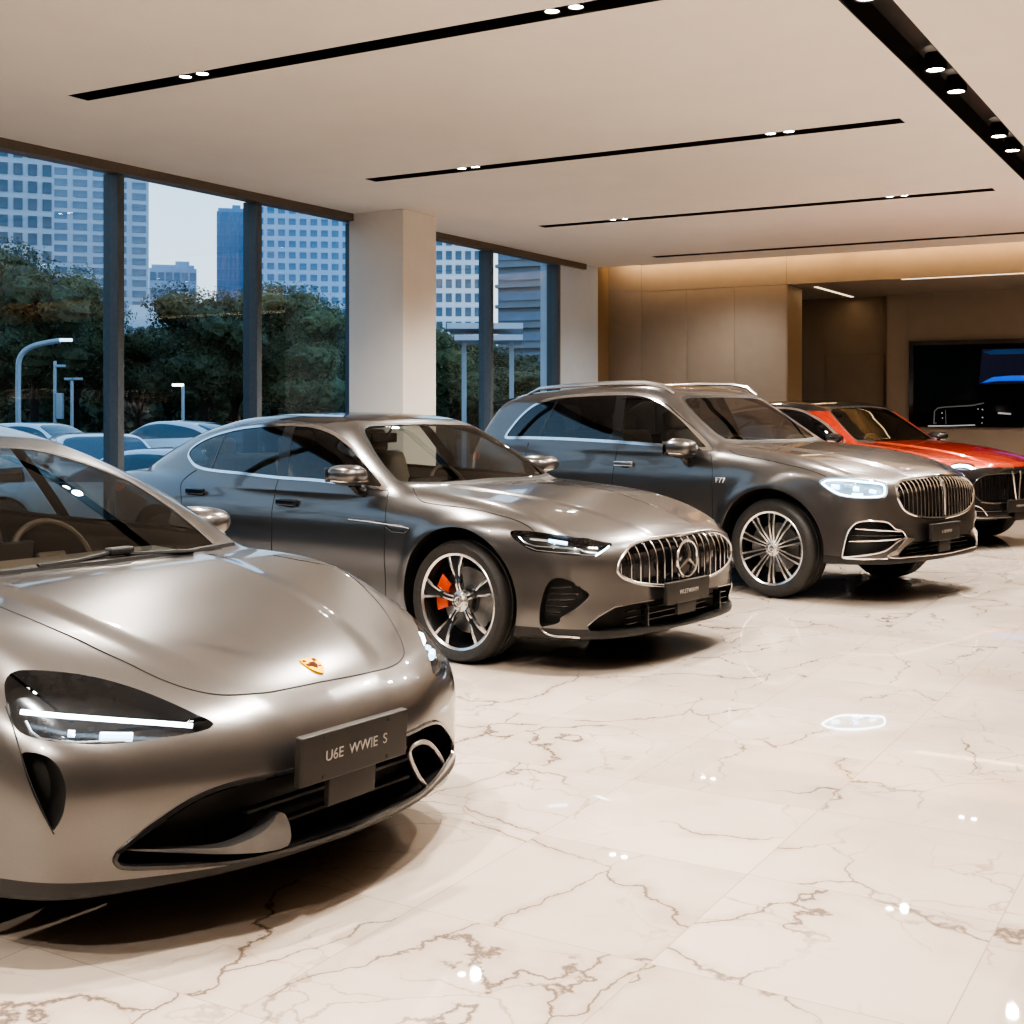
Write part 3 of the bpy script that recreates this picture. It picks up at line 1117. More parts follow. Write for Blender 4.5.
def car_root(name, pose, label, cat='car', group=None):
    return empty(name, (*c2w(pose[0], pose[1]), 0), pose[2] + TH, label, cat, group)


def side_pts(c, xz):
    return c.shoot([(x, -.5, z) for x, z in xz], (0, -1, 0), 1.2)


def front_pts(c, yz):
    return c.shoot([(2.0, y, z) for y, z in yz], (1, 0, 0), 1.2)


def top_pts(c, xy):
    return c.shoot([(x, y, 1.0) for x, y in xy], (0, 0, 1), 1.2)


ALLM = lambda P, N: np.ones(len(P), bool)
FRONT = lambda P, N: (P[:, 0] > 1.5) & (N[:, 0] > .05)
CORNER = lambda P, N: (P[:, 0] > 1.4) & (N[:, 0] - N[:, 1] > .05)
SCREEN_F = lambda P, N: (P[:, 0] > -.5) & (P[:, 2] > .9) & (N[:, 0] > .12)
SCREEN_R = lambda P, N: (P[:, 0] < -.5) & (P[:, 2] > .9) & (N[:, 0] < -.08)


def generic_rear(b, z0, z1, yw):
    """tail lamp band and number plate recess at the back"""
    poly = np.array([(-yw, z0), (yw, z0), (yw, z1), (-yw, z1)])
    i = b.cut(b.g_of(poly, 'front', lambda P, N: (P[:, 0] < -1.5) & (N[:, 0] < -.1), False))
    if i is not None: mo('tail_light', i, M_RED, b.root, .004)


def flat_px(c, pts, ax, val):
    return np.array([c.plane(x, y, ax, val) for x, y in pts])


# ------------------------------------------------------------------ car: low fastback in the foreground
def build_car1():
    c = Car(SPEC1, POSE1, .0135, (-2.75, -1.1, .02), (2.65, 1.1, 1.6))
    root = car_root('electric_sedan', POSE1, 'taupe grey low electric sedan with teardrop headlights, nearest the camera')
    b = Builder(c, root, M_PAINT)
    b.arches((1.5, -1.5), .365, .415)
    # side windows
    dlo = catmull([(-1.75, 1.06), (-1.55, 1.20), (-1.1, 1.31), (-.5, 1.36), (-.05, 1.345), (.35, 1.25), (.75, 1.09), (1.0, .965), (.5, .955), (-.4, .965), (-1.3, 1.0), (-1.68, 1.03)], True, 4)
    b.windows(dlo, pillar=(-.2, .96, -.34, 1.36, .05), frame=M_BLACK, glass_r=M_GLASSS)
    # windscreen, from the far pillar seen in the photo
    k = 3.938
    far = fold(c.ons(px([(0, 72), (200, 85), (350, 118), (500, 192), (700, 322), (880, 470), (700, 498), (440, 521), (200, 545)], k, 0, 430)))
    q = far[:, 1:]
    half = [(0, q[1][1] + .035)] + [tuple(p) for p in q[2:6]] + [(q[6][0], q[6][1]), (0, q[7][1] - .01)]
    half = catmull([(0, q[1][1] + .035), (-.25, q[1][1] + .03), (q[1][0], q[1][1]), tuple(q[3]), tuple(q[4]), tuple(q[5]), tuple(q[5]), tuple(q[6]), (-.3, q[7][1]), (0, q[7][1])], False, 4)
    b.screen('windscreen', half, SCREEN_F, M_GLASS, .014)
    b.screen('back_glass', catmull([(0, 1.36), (-.45, 1.33), (-.60, 1.22), (-.66, 1.05), (-.3, 1.0), (0, .99)], False, 4), SCREEN_R, M_GLASSD)
    roof = np.array([(.0, -.50), (-.95, -.50), (-.95, .50), (.0, .50)])
    i = b.cut(b.g_of(catmull(roof, True, 6), 'top', lambda P, N: (P[:, 2] > 1.25), False)); mo('roof_glass', i, M_BLACK, root)
    # head lamps
    HL = px([(20, 160), (50, 125), (110, 118), (200, 122), (300, 133), (400, 152), (500, 180), (600, 215), (700, 258), (780, 295), (830, 318), (843, 330), (843, 334), (820, 350), (740, 370), (640, 385), (520, 402), (400, 410), (300, 408), (200, 398), (120, 382), (75, 360), (45, 320), (28, 260), (18, 200)], k, 0, 640)
    hp = b.poly_px(HL, 40, 3)
    led = c.ons(px([(75, 265), (250, 277), (450, 292), (620, 305), (765, 318)], k, 0, 640))
    led2 = c.ons(px([(400, 350), (470, 351), (530, 352)], k, 0, 640))
    led3 = c.ons(px([(270, 338), (300, 338)], k, 0, 640))
    base = c.ons(px([(90, 300), (110, 345), (150, 372), (300, 385), (500, 378)], k, 0, 640))
    b.lamp(hp, 40, CORNER, .06, shift=(-.13, -.03), leds=[(led, .0068, .022, M_LED, 'light_bar'), (led2, .013, .035, M_LEDS, 'low_beam'), (led3, .010, .035, M_LEDS, 'marker_lamp'), (base, .005, .03, M_REFL, 'reflector_rim')])
    # air curtain beside the bumper
    cur = px([(85, 445), (140, 445), (190, 462), (230, 500), (255, 560), (260, 610), (250, 680), (230, 725), (207, 750), (180, 710), (140, 630), (105, 540), (88, 480)], k, 0, 640)
    b.pit('air_curtain', b.poly_px(cur, 40, 4), 40, CORNER, .09, M_MATTE, True, (-.9, .1, 0))
    # lower intake, whole width
    top = px([(455, 868), (462, 848), (470, 835), (550, 770), (650, 700), (750, 635), (850, 590), (950, 560), (1024, 545)], k, 0, 640)
    bot = px([(1000, 858), (800, 884), (620, 893), (480, 892)], k, 0, 640)
    tp = fold(c.ons(top))[:, 1:]; bp = fold(c.ons(bot))[:, 1:]
    zt = tp[-1][1] + .004; zb = bp[0][1]
    half = catmull(np.concatenate([[(0, zt)], tp[::-1], bp[::-1], [(0, zb - .005)]]), False, 3)
    poly = mirror_poly(half)
    g = b.pit('lower_intake', poly, 'front', lambda P, N: (P[:, 0] > 1.5), .13, M_MATTE, False, (-1, 0, 0))[0]
    # bright flap standing in the intake, both sides
    fl = px([(141, 858), (178, 853), (229, 846), (258, 838), (264, 828), (266, 810), (261, 808), (252, 817), (238, 828), (212, 842), (180, 849)])
    P = flat_px(c, fl, 0, 2.33)
    for sg in (1, -1):
        if sg < 0: continue
        m = MB(); pts = [(p[1] * sg, p[2]) for p in P]
        m.prism([tuple(q) for q in catmull(pts, True, 5)], 0, .05, 'YZ')
        zm = min(v[2] for v in m.v); m.v = [(2.40 - 1.1 * max(0, abs(v[1]) - .25) ** 2 + v[0] - 3.5 * (v[2] - zm) ** 2 - .25 * (v[2] - zm), v[1], v[2]) for v in m.v]
        m.build('intake_flap', mat('flap_silver', (.34, .335, .33), .32, .9, noise=.05), g)
        m = MB(); rim = [(2.40 - 1.1 * max(0, abs(p[0]) - .25) ** 2, p[0], p[1]) for p in pts[:6]]
        m.tube(rim, .005, 6); m.build('flap_edge', M_CHROME, g)
    ringp = c.ons([(412, 752), (418, 745), (427, 742), (435, 746), (443, 757), (448, 770), (448, 780), (441, 787), (431, 788), (424, 780), (417, 768)])
    ringp = ringp - c.normal(ringp) * .012
    m = MB(); m.tube([tuple(p) for p in catmull(ringp, True, 3)], .009, 8, closed=True); m.build('intake_ring', mat('flap_silver'), g)
    m = MB()
    for zz in (zb + .06, zb + .12):
        m.box((2.36, 0, zz), (.03, .7, .012), 0, .004)
    m.build('intake_blade', M_MATTE, g)
    # rim of the intake
    P = front_pts(c, [tuple(p) for p in poly])
    m = MB(); m.tube([tuple(p) for p in P], .009, 6, closed=True); m.build('intake_frame', M_BLACK, g)
    # bonnet shut line
    hood = c.ons(px([(310, 0), (400, 45), (500, 90), (600, 140), (700, 180), (800, 207), (900, 217), (1024, 210)], k, 0, 640) + px([(200, 355), (400, 315), (480, 300)], k, 230, 600))
    hf = fold(hood)
    n0 = int(np.argmin(np.abs(hf[:, 1])))
    h2 = c.ons(px([(720, 362), (690, 345), (640, 333), (600, 326), (560, 318)], 2.048, 0, 400))
    ln = c.ons(px([(550, 285), (620, 268), (665, 245), (685, 215), (683, 190), (670, 150), (620, 60), (575, 0)], k, 230, 600))
    full = np.concatenate([hood, ln, h2])
    b.seam('bonnet_seam', catmull(full, False, 4), r=.0024, both=False)
    near = c.ons([(78.7, 640), (58, 631), (30, 619), (0, 607), (-50, 588), (-110, 568)])
    b.seam('bonnet_seam', catmull(near, False, 4), r=.0024, both=False)
    # bumper joint running down from the lamp
    b.seam('bumper_seam', catmull(c.ons(px([(22, 262), (50, 340), (80, 440), (105, 520), (140, 610), (190, 720), (212, 765)], k, 0, 640)), False, 4), r=.002)
    # crest
    P = c.on(313.5, 666)
    N = c.normal(P[None])[0]
    sh = [(-.030, .036), (.030, .036), (.033, .02), (.030, -.012), (.016, -.034), (0, -.046), (-.016, -.034), (-.030, -.012), (-.033, .02)]
    zax = Vector(N); yax = Vector((0, 1, 0)); xax = yax.cross(zax).normalized(); yax = zax.cross(xax)
    Mx = Matrix((( yax.x, -xax.x, zax.x, P[0]), (yax.y, -xax.y, zax.y, P[1]), (yax.z, -xax.z, zax.z, P[2]), (0, 0, 0, 1)))
    m = MB(); m.prism(sh, -.002, .005, 'XY', Mx); cr = m.build('bonnet_crest', M_YELLOW, root); cr['label'] = 'yellow shield crest on the bonnet'
    m = MB()
    m.prism([(-.011, .014), (.011, .014), (.012, -.004), (0, -.018), (-.012, -.004)], .005, .0065, 'XY', Mx)
    for (a0, b0, a1, b1) in ((-.028, .010, -.014, -.004), (.014, .016, .028, .030), (-.028, .030, -.016, .020), (.012, -.006, .024, -.012)):
        m.prism([(a0, min(b0, b1)), (a1, min(b0, b1)), (a1, max(b0, b1)), (a0, max(b0, b1))], .005, .0062, 'XY', Mx)
    m.build('crest_field', M_CRESTD, cr)
    # show plate
    p0 = c.plane(353.5, 746, 0, 2.49)
    b.plate((2.49, p0[1], p0[2]), .455, .143, 'U6E  WWIE S', .044, R(4), 0, (.20, .085))
    # mirrors
    for sg in (-1, 1):
        p = c.plane(213, 520, 1, 1.03)
        mirror_shell('door_mirror', .235, .16, .150, M_PAINT, root, (p[0] - .10, sg * 1.01, p[2] - .015), sg)
    # wipers and cowl
    cw = c.ons(px([(150, 551), (300, 530), (420, 500), (470, 494), (520, 500), (650, 494), (760, 489)], k, 0, 430))
    m = MB(); m.tube([tuple(p + np.array([.0, 0, .012])) for p in cw], .009, 6)
    p = c.on(0 + 470 / k, 430 + 492 / k); m.box((p[0], p[1], p[2] + .015), (.05, .10, .03), 0, .01)
    m.build('wiper', M_MATTE, root)
    m = MB(); m.tube([tuple(p) for p in top_pts(c, [(1.13, -.7), (1.21, -.4), (1.235, 0), (1.21, .4), (1.13, .7)])], .014, 6); m.build('cowl_strip', M_MATTE, root)
    # doors
    for xz in ([(.98, .94), (1.0, .8), (.98, .5), (.93, .22)], [(-.22, .95), (-.25, .7), (-.22, .4), (-.22, .22)], [(-1.3, .98), (-1.22, .8), (-1.1, .6), (-.98, .40), (-.95, .22)]):
        b.seam('door_seam', catmull(side_pts(c, xz), False, 4), r=.002)
    for x in (.0, -1.0):
        b.handle(side_pts(c, [(x, .80)])[0])
    generic_rear(b, .84, .90, .86)
    b.body(lambda V: V[:, 2] - np.where(V[:, 0] > 1.0, .212 + .04 * np.minimum(np.abs(V[:, 1]) / .9, 1) ** 2, .24), M_MATTE)
    add_wheels(root, 'seven', .365, .25, .275, (1.5, -1.5), .85)
    add_interior(root, -.05, .25, 1.40, .70, M_LEATHERD, .72, .90)
    return c, root


# ------------------------------------------------------------------ car: fastback sedan with star grille
def build_car2():
    c = Car(SPEC2, POSE2, .0165, (-2.75, -1.1, .02), (2.6, 1.1, 1.6))
    root = car_root('fastback_sedan', POSE2, 'taupe grey fastback sedan with a star in its oval slatted grille')
    b = Builder(c, root, M_PAINT)
    b.arches((1.42, -1.475), .37, .428)
    s = 5.12
    D = px([(212, 200), (225, 175), (280, 140), (350, 115), (430, 98), (520, 90), (600, 88), (680, 95), (760, 125), (830, 185), (900, 265), (945, 325), (945, 330), (860, 322), (700, 300), (540, 288), (400, 272), (290, 260), (240, 245), (218, 220)], 3.657, 130, 400)
    dlo = b.poly_px(D, 'side', 3)
    pb, pt = fold(c.ons(px([(558, 282), (588, 98)], 3.657, 130, 400)))
    db, dt = fold(c.ons(px([(300, 250), (352, 125)], 3.657, 130, 400)))
    b.windows(dlo, .002, .017, pillar=(pb[0], pb[2], pt[0], pt[2], .055), divider=(db[0], db[2], dt[0], dt[2], .009), glass_r=M_GLASSS)
    A = fold(c.ons(px([(110, 112), (140, 165), (180, 230), (225, 285), (262, 318), (330, 325), (500, 312), (600, 305)], 3.7926, 330, 400)))[:, 1:]
    zt = A[0][1]
    half = catmull([(0, zt + .045), (-.3, zt + .04), (A[0][0] + .04, zt + .02), tuple(A[1]), tuple(A[2]), tuple(A[3]), tuple(A[4]), tuple(A[4]), (-.45, A[5][1]), (0, A[6][1])], False, 4)
    b.screen('windscreen', half, SCREEN_F, M_GLASS, .015)
    b.screen('back_glass', catmull([(0, 1.40), (-.45, 1.38), (-.60, 1.28), (-.62, 1.12), (-.3, 1.05), (0, 1.04)], False, 4), SCREEN_R, M_GLASSD)
    roof = catmull([(.06, -.575), (-.6, -.60), (-1.15, -.575), (-1.22, 0), (-1.15, .575), (-.6, .60), (.06, .575), (.14, 0)], True, 4)
    i = b.cut(b.g_of(roof, 'top', lambda P, N: (P[:, 2] > 1.25), False)); mo('roof_glass', i, M_BLACK, root)
    # head lamps
    HL = px([(665, 375), (680, 362), (740, 362), (830, 372), (930, 385), (1024, 400)], s, 380, 460) + px([(130, 400), (200, 414), (270, 428), (270, 434), (235, 465), (190, 495), (100, 490), (0, 485)], s, 560, 460) + px([(880, 478), (780, 465), (720, 430), (680, 400)], s, 380, 460)
    hp = b.poly_px(HL, 50, 3)
    l1 = c.ons(px([(740, 440), (800, 462), (900, 472), (1024, 478)], s, 380, 460) + px([(100, 484), (185, 488), (225, 460), (255, 435)], s, 560, 460))
    l2 = c.ons(px([(760, 395), (860, 400), (960, 412)], s, 380, 460))
    l3 = c.ons(px([(700, 385), (730, 420), (790, 440), (900, 445), (1024, 450)], s, 380, 460) + px([(120, 462)], s, 560, 460))
    b.lamp(hp, 50, CORNER, .045, [(l1[5:], .0042, .010, M_LED, 'light_bar'), (l1[:6], .003, .010, M_REFL, 'chrome_blade'), (l2[:2], .010, .03, M_REFL, 'beam_module'), (l2[1:], .010, .03, M_LEDS, 'beam_module'), (l3, .005, .02, M_REFL, 'reflector_rim')])
    # grille
    G = px([(295, 560), (305, 520), (330, 480), (360, 440), (430, 410), (520, 395), (620, 384)], s, 560, 460)
    Gb = px([(300, 580), (330, 605), (400, 630), (480, 640), (560, 642)], s, 560, 460)
    gt = fold(c.ons(G))[:, 1:]; gb = fold(c.ons(Gb))[:, 1:]
    half = np.concatenate([[(0, gt[-1][1])], gt[-2::-1], gb, [(0, gb[-1][1] - .003)]])
    half = catmull(half, False, 3)
    poly = mirror_poly(half)
    g = b.grille(poly, .07, 17, .0062, M_CHROME, .010, m_frame=M_SATIN, bar_dep=.016)
    zc = (gt[-1][1] + gb[-1][1]) / 2 + .005
    xs = c.shoot([(2, 0, zc)], (1, 0, 0))[0][0] + .012
    st = MB(); rr = .108; y0 = -.03
    st.tube([(xs, y0 + rr * math.cos(a), zc + rr * math.sin(a)) for a in np.linspace(0, 2 * PI, 48, endpoint=False)], .0085, 8, closed=True)
    for i in range(3):
        a = PI / 2 + i * 2 * PI / 3
        st.tube([(xs, y0, zc), (xs, y0 + rr * math.cos(a), zc + rr * math.sin(a))], [.016, .004], 4)
    e = st.build('star_emblem', M_CHROME, g); e['label'] = 'chrome three-pointed star in a ring'
    dk = MB(); dk.lathe([(0, .0), (rr * .96, 0)], 40, 'Y', Matrix.Translation((xs - .016, y0, zc)) @ Matrix.Rotation(PI / 2, 4, 'Z')); dk.build('emblem_disc', M_BLACK, g)
    # corner intakes
    I = px([(855, 640), (885, 610), (930, 605), (1024, 640)], s, 380, 460) + px([(60, 630), (130, 670), (150, 690), (140, 710), (80, 760), (0, 810)], s, 560, 460) + px([(920, 830), (850, 850), (820, 848), (820, 760), (835, 690)], s, 380, 460)
    ip = b.poly_px(I, 45, 3)
    for h in b.pit('corner_intake', ip, 45, CORNER, .07, M_MATTE):
        sg = 1 if np.array([v.co.y for v in h.data.vertices[:20]]).mean() > 0 else -1
        for v0, v1 in (((865, 660), (60, 655)), ((858, 690), (100, 690)), ((850, 720), (80, 720)), ((845, 750), (40, 755)), ((845, 780), (0, 785))):
            P = np.array([c.on(*px([v0], s, 380, 460)[0]), c.on(*px([v1], s, 560, 460)[0])])
            P = np.array([P[0] * (1 - t) + P[1] * t for t in np.linspace(0.03, .97, 6)])
            P = c.shoot(P + np.array([1., -1, 0]) * .3, np.array([1, -1, 0]) / 1.414, .6)
            P = P - c.normal(P) * .02
            if sg > 0: P = my(P)
            m = MB(); m.tube([tuple(q) for q in P], .006, 5); m.build('intake_slat', M_BLACK, h)
    # lower grille
    T = fold(c.ons(px([(140, 850), (200, 800), (280, 755), (400, 730), (480, 717)], s, 560, 460)))[:, 1:]
    Bt = fold(c.ons(px([(150, 872), (230, 880), (400, 862), (600, 842)], s, 560, 460)))[:, 1:]
    half = np.concatenate([[(0, T[-1][1] + .01)], T[::-1], Bt, [(0, Bt[-1][1])]])
    poly = mirror_poly(half)
    lg = b.pit('lower_grille', poly, 'front', FRONT, .10, M_MATTE, False, (-1, 0, 0))[0]
    P = front_pts(c, [tuple(p) for p in poly[:len(half)]]); P2 = my(P)
    for q in (P[1:len(T) + 1], P2[1:len(T) + 1]):
        m = MB(); m.tube([tuple(p) for p in q], .006, 6); m.build('grille_edge', M_SATIN, lg)
    m = MB()
    zz = (T[-1][1] + Bt[-1][1]) / 2
    for k in (-1, 0, 1): m.box((2.33, 0, zz + k * .035), (.02, 1.1, .008), 0, .002)
    for y in (-.40, .40): m.box((2.36, y, zz), (.05, .012, .12), 0, .003)
    m.build('grille_blade', M_BLACK, lg)
    # bright lip along the lower edge
    for sg in (0, 1):
        P = c.ons(px([(541, 627.5), (545, 632), (553, 635.5), (568, 636.5), (580, 637.5)]))
        P = P + c.normal(P) * .004
        if sg: P = my(P)
        m = MB(); m.tube([tuple(p) for p in catmull(P, False, 3)], [.010] + [.007] * (len(catmull(P, False, 3)) - 1), 6); m.build('lip_trim', M_CHROME, root)
    p0 = c.plane(687, 590, 0, 2.445)
    b.plate((2.445, p0[1], p0[2]), .46, .128, 'WLETWAVM', .036, R(3), 0, (.20, .07))
    hood = catmull(c.ons(px([(170, 145), (185, 180), (215, 212), (280, 226), (350, 235), (500, 255), (600, 280), (700, 310), (760, 340), (790, 365)], s, 380, 460)), False, 3)
    b.seam('bonnet_seam', hood, r=.003)
    p = c.on(344, 474)
    pm = c.plane(342, 475, 1, -1.05)
    for sg in (-1, 1):
        mirror_shell('door_mirror', .25, .17, .135, M_PAINT, root, (pm[0] - (.12 if sg > 0 else 0), sg * 1.04, pm[2]), sg)
    for P in (px([(945, 332), (940, 380), (934, 450), (932, 520), (930, 585)], 3.657, 130, 400), px([(543, 292), (530, 330), (520, 400), (518, 480), (518, 545)], 3.657, 130, 400), px([(245, 255), (215, 275), (190, 300), (186, 340), (188, 365)], 3.657, 130, 400)):
        P = fold(c.ons(P)); e = P[-1].copy()
        xz = [(p[0], p[2]) for p in P] + [(e[0] + (.0 if e[0] > -1 else .12), .55), (e[0] + (0 if e[0] > -1 else .25), .25)]
        b.seam('door_seam', catmull(side_pts(c, xz), False, 3), r=.003)
    for q in ((242, 337), (577, 376)):
        b.handle(c.on(*px([q], 3.657, 130, 400)[0]), .20, .045, m=M_BLACK)
    # fender vent
    v = c.ons(px([(800, 436), (870, 443), (940, 453), (1000, 463), (1022, 470)], 3.657, 130, 400))
    v2 = c.ons(px([(935, 462), (960, 480), (1005, 486), (1022, 472)], 3.657, 130, 400))
    Nv = c.normal(v)
    for sg in (0, 1):
        m = MB(); m.tube([tuple(p) for p in (my(v + Nv * .003) if sg else v + Nv * .003)], [.004, .006, .007, .006, .004], 6)
        o = m.build('fender_vent', M_CHROME, root)
        m = MB(); m.tube([tuple(p) for p in (my(v2) if sg else v2)], [.006, .01, .009, .004], 6); m.build('vent_mouth', M_BLACK, o)
    generic_rear(b, .86, .92, .86)
    b.body(lambda V: V[:, 2] - np.where(V[:, 0] > 1.0, .262, .25), M_MATTE)
    add_wheels(root, 'five', .36, .26, .288, (1.415, -1.475), .84)
    add_interior(root, -.15, .27, 1.41, .70, M_LEATHER, .48, .96)
    return c, root


# ------------------------------------------------------------------ car: tall SUV
def build_car3():
    c = Car(SPEC3, POSE3, .0175, (-2.6, -1.12, .06), (2.6, 1.12, 1.85))
    root = car_root('luxury_suv', POSE3, 'taupe grey SUV with chrome roof rails and wide upright slatted grille')
    b = Builder(c, root, M_PAINT)
    b.arches((1.435, -1.475), .395, .468)
    t, r = 3.413, 3.879
    D = px([(85, 228), (110, 190), (150, 145), (200, 110), (280, 90), (380, 82), (480, 78), (560, 82), (620, 105), (680, 150), (740, 210), (792, 270), (790, 276), (700, 268), (500, 252), (300, 240), (150, 235), (95, 235)], t, 480, 370)
    dlo = b.poly_px(D, 'side', 3)
    pb, pt = fold(c.ons(px([(468, 250), (488, 80)], t, 480, 370)))
    db, dt = fold(c.ons(px([(200, 232), (268, 100)], t, 480, 370)))
    b.windows(dlo, .003, .024, pillar=(pb[0], pb[2], pt[0], pt[2], .06), divider=(db[0], db[2], dt[0], dt[2], .02), glass_f=M_GLASSS)
    A = fold(c.ons(px([(232, 458), (255, 485), (285, 515), (318, 543), (345, 557), (450, 556)], 2.306, 580, 200)))[:, 1:]
    zt = A[0][1]
    half = catmull([(0, zt + .035), (-.3, zt + .03), (A[0][0] + .03, zt + .01), tuple(A[1]), tuple(A[2]), tuple(A[3]), tuple(A[4]), tuple(A[4]), (-.4, A[5][1] - .005), (0, A[5][1] - .005)], False, 4)
    b.screen('windscreen', half, SCREEN_F, M_GLASS, .02)
    b.screen('back_glass', catmull([(0, 1.56), (-.5, 1.55), (-.62, 1.48), (-.70, 1.27), (-.4, 1.22), (0, 1.22)], False, 4), SCREEN_R, M_GLASSD)
    roof = catmull([(.12, -.50), (-1.2, -.50), (-1.2, .50), (.12, .50), (.16, 0)], True, 4)
    i = b.cut(b.g_of(roof, 'top', lambda P, N: (P[:, 2] > 1.5), False)); mo('sunroof', i, M_BLACK, root)
    HL = px([(228, 395), (250, 382), (330, 380), (420, 388), (485, 398), (495, 420), (488, 452), (440, 460), (380, 460), (310, 450), (270, 430)], r, 760, 380)
    hp = b.poly_px(HL, 50, 4)
    cen = np.mean(HL, 0)
    ring = c.ons([(cen[0] + (x - cen[0]) * .93, cen[1] + (y - cen[1]) * .82) for x, y in HL] + [(cen[0] + (HL[0][0] - cen[0]) * .93, cen[1] + (HL[0][1] - cen[1]) * .82)])
    l2 = c.ons(px([(275, 412), (305, 415)], r, 760, 380)); l3 = c.ons(px([(360, 420), (385, 422)], r, 760, 380)); l4 = c.ons(px([(355, 442), (400, 445)], r, 760, 380)); l5 = c.ons(px([(430, 425), (455, 430)], r, 760, 380))
    b.lamp(hp, 50, CORNER, .05, housing=mat('lit_lamp_bowl', (.25, .33, .38), .25, .3, emit=(.30, .58, .75), es=.16, noise=.2), leds=[(catmull(ring, False, 3), .0058, .010, M_LED, 'light_ring'), (l2, .018, .02, M_LEDS, 'beam_module'), (l3, .018, .025, M_LEDS, 'beam_module'), (l4, .010, .02, M_LEDS, 'beam_module'), (l5, .014, .03, M_LEDS, 'beam_module')])
    # grille
    gt = fold(c.ons(px([(530, 440), (530, 420), (535, 400), (560, 388), (650, 375), (690, 371)], r, 760, 380)))[:, 1:]
    gb = fold(c.ons(px([(540, 470), (560, 505), (600, 525), (650, 535), (700, 535)], r, 760, 380)))[:, 1:]
    half = catmull(np.concatenate([[(0, gt[-1][1])], gt[::-1], gb, [(0, gb[-1][1])]]), False, 3)
    poly = mirror_poly(half)
    g = b.grille(poly, .07, 23, .0085, M_CHROME, .011, bar_dep=.014)
    zc = (gt[-1][1] + gb[-1][1]) / 2
    P = c.shoot([(2, 0, z) for z in np.linspace(zc - .14, zc + .15, 7)], (1, 0, 0)); P[:, 0] += .008
    m = MB(); m.tube([tuple(p) for p in P], [.008, .009, .011, .012, .014, .013, .008], 8)
    m.lathe([(0, .01), (.03, .004), (.034, -.01)], 20, 'Z', Matrix.Translation((P[5][0], 0, P[5][2])) @ Matrix.Rotation(PI / 2, 4, 'Y'))
    m.build('grille_emblem', M_CHROME, g)
    # corner vents with chrome frame and slats
    I = px([(485, 400), (490, 370), (500, 330), (515, 300), (540, 280), (600, 277), (640, 282), (665, 303), (690, 312), (700, 330), (670, 350), (640, 375), (600, 388), (540, 396)], t, 700, 440)
    ip = b.poly_px(I, 45, 3)
    fr = c.ons(I + I[:1])
    for h in b.pit('corner_vent', ip, 45, CORNER, .07, M_MATTE):
        sg = 1 if np.array([v.co.y for v in h.data.vertices[:20]]).mean() > 0 else -1
        Q = fr + c.normal(fr) * .004
        m = MB(); m.tube([tuple(p) for p in catmull(my(Q) if sg > 0 else Q, False, 3)], .0068, 6); m.build('vent_frame', M_CHROME, h)
        for a, e in (((530, 303), (690, 312)), ((508, 346), (690, 338)), ((505, 325), (690, 326))):
            A0, A1 = c.on(*px([a], t, 700, 440)[0]), c.on(*px([e], t, 700, 440)[0])
            P = np.array([A0 * (1 - u) + A1 * u for u in np.linspace(0, 1, 7)])
            P = c.shoot(P + np.array([1., -1, 0]) * .3, np.array([1, -1, 0]) / 1.414, .6); P = P - c.normal(P) * .006
            m = MB(); m.tube([tuple(p) for p in (my(P) if sg > 0 else P)], .007 if a[1] != 325 else .004, 6); m.build('vent_slat', M_CHROME if a[1] != 325 else M_BLACK, h)
    # lower centre opening
    T = fold(c.ons(px([(672, 398), (700, 368), (730, 348), (780, 338), (820, 336)], t, 700, 440)))[:, 1:]
    Bt = fold(c.ons(px([(690, 399), (740, 394), (830, 384)], t, 700, 440)))[:, 1:]
    half = np.concatenate([[(0, T[-1][1] + .005)], T[::-1], Bt, [(0, Bt[-1][1] - .004)]])
    poly = mirror_poly(half)
    lg = b.pit('lower_grille', poly, 'front', FRONT, .10, M_MATTE, False, (-1, 0, 0))[0]
    zz = (T[-1][1] + Bt[-1][1]) / 2
    m = MB()
    for k in (-1, 0, 1): m.box((2.34, 0, zz + k * .035), (.02, 1.0, .008), 0, .002)
    m.build('grille_blade', M_BLACK, lg)
    # bright blade from the vent to the lower opening and along the lip
    bl = c.ons(px([(705, 332), (690, 352), (665, 378), (640, 394), (660, 402), (700, 400), (800, 391), (828, 388)], t, 700, 440))
    bl = bl + c.normal(bl) * .004
    bl[-1][1] = 0
    for sg in (0, 1):
        q = catmull(my(bl) if sg else bl, False, 3)
        m = MB(); m.tube([tuple(p) for p in q], .0075, 6); m.build('bumper_trim', M_CHROME, root)
    ll = c.ons(px([(488, 403), (560, 407), (640, 405)], t, 700, 440))
    for sg in (0, 1):
        m = MB(); m.tube([tuple(p) for p in catmull(my(ll) if sg else ll, False, 3)], .008, 6); m.build('lip_trim', M_CHROME, root)
    # silver blade surface
    S = px([(700, 334), (735, 338), (700, 362), (672, 392), (640, 393), (668, 372), (690, 350)], t, 700, 440)
    i = b.cut(b.g_of(b.poly_px(S, 45, 3), 45, CORNER))
    if i is not None:
        for q in sides(i): mo('bumper_blade', q, M_SATIN, root, .004)
    p0 = c.plane(945, 531, 0, 2.45)
    b.plate((2.45, p0[1], p0[2]), .46, .135, 'A BEWEW', .036, R(2), 0, (.18, .09))
    hood = catmull(c.ons(px([(100, 35), (130, 50), (200, 62), (300, 85), (380, 105), (430, 125)], t, 700, 440)), False, 3)
    b.seam('bonnet_seam', hood, r=.0035)
    # hood power line
    pm = c.plane(676, 448, 1, -1.08)
    for sg in (-1, 1):
        mirror_shell('door_mirror', .27, .19, .17, M_PAINT, root, (pm[0] - (.20 if sg > 0 else 0), sg * (1.07 if sg < 0 else 1.03), pm[2]), sg)
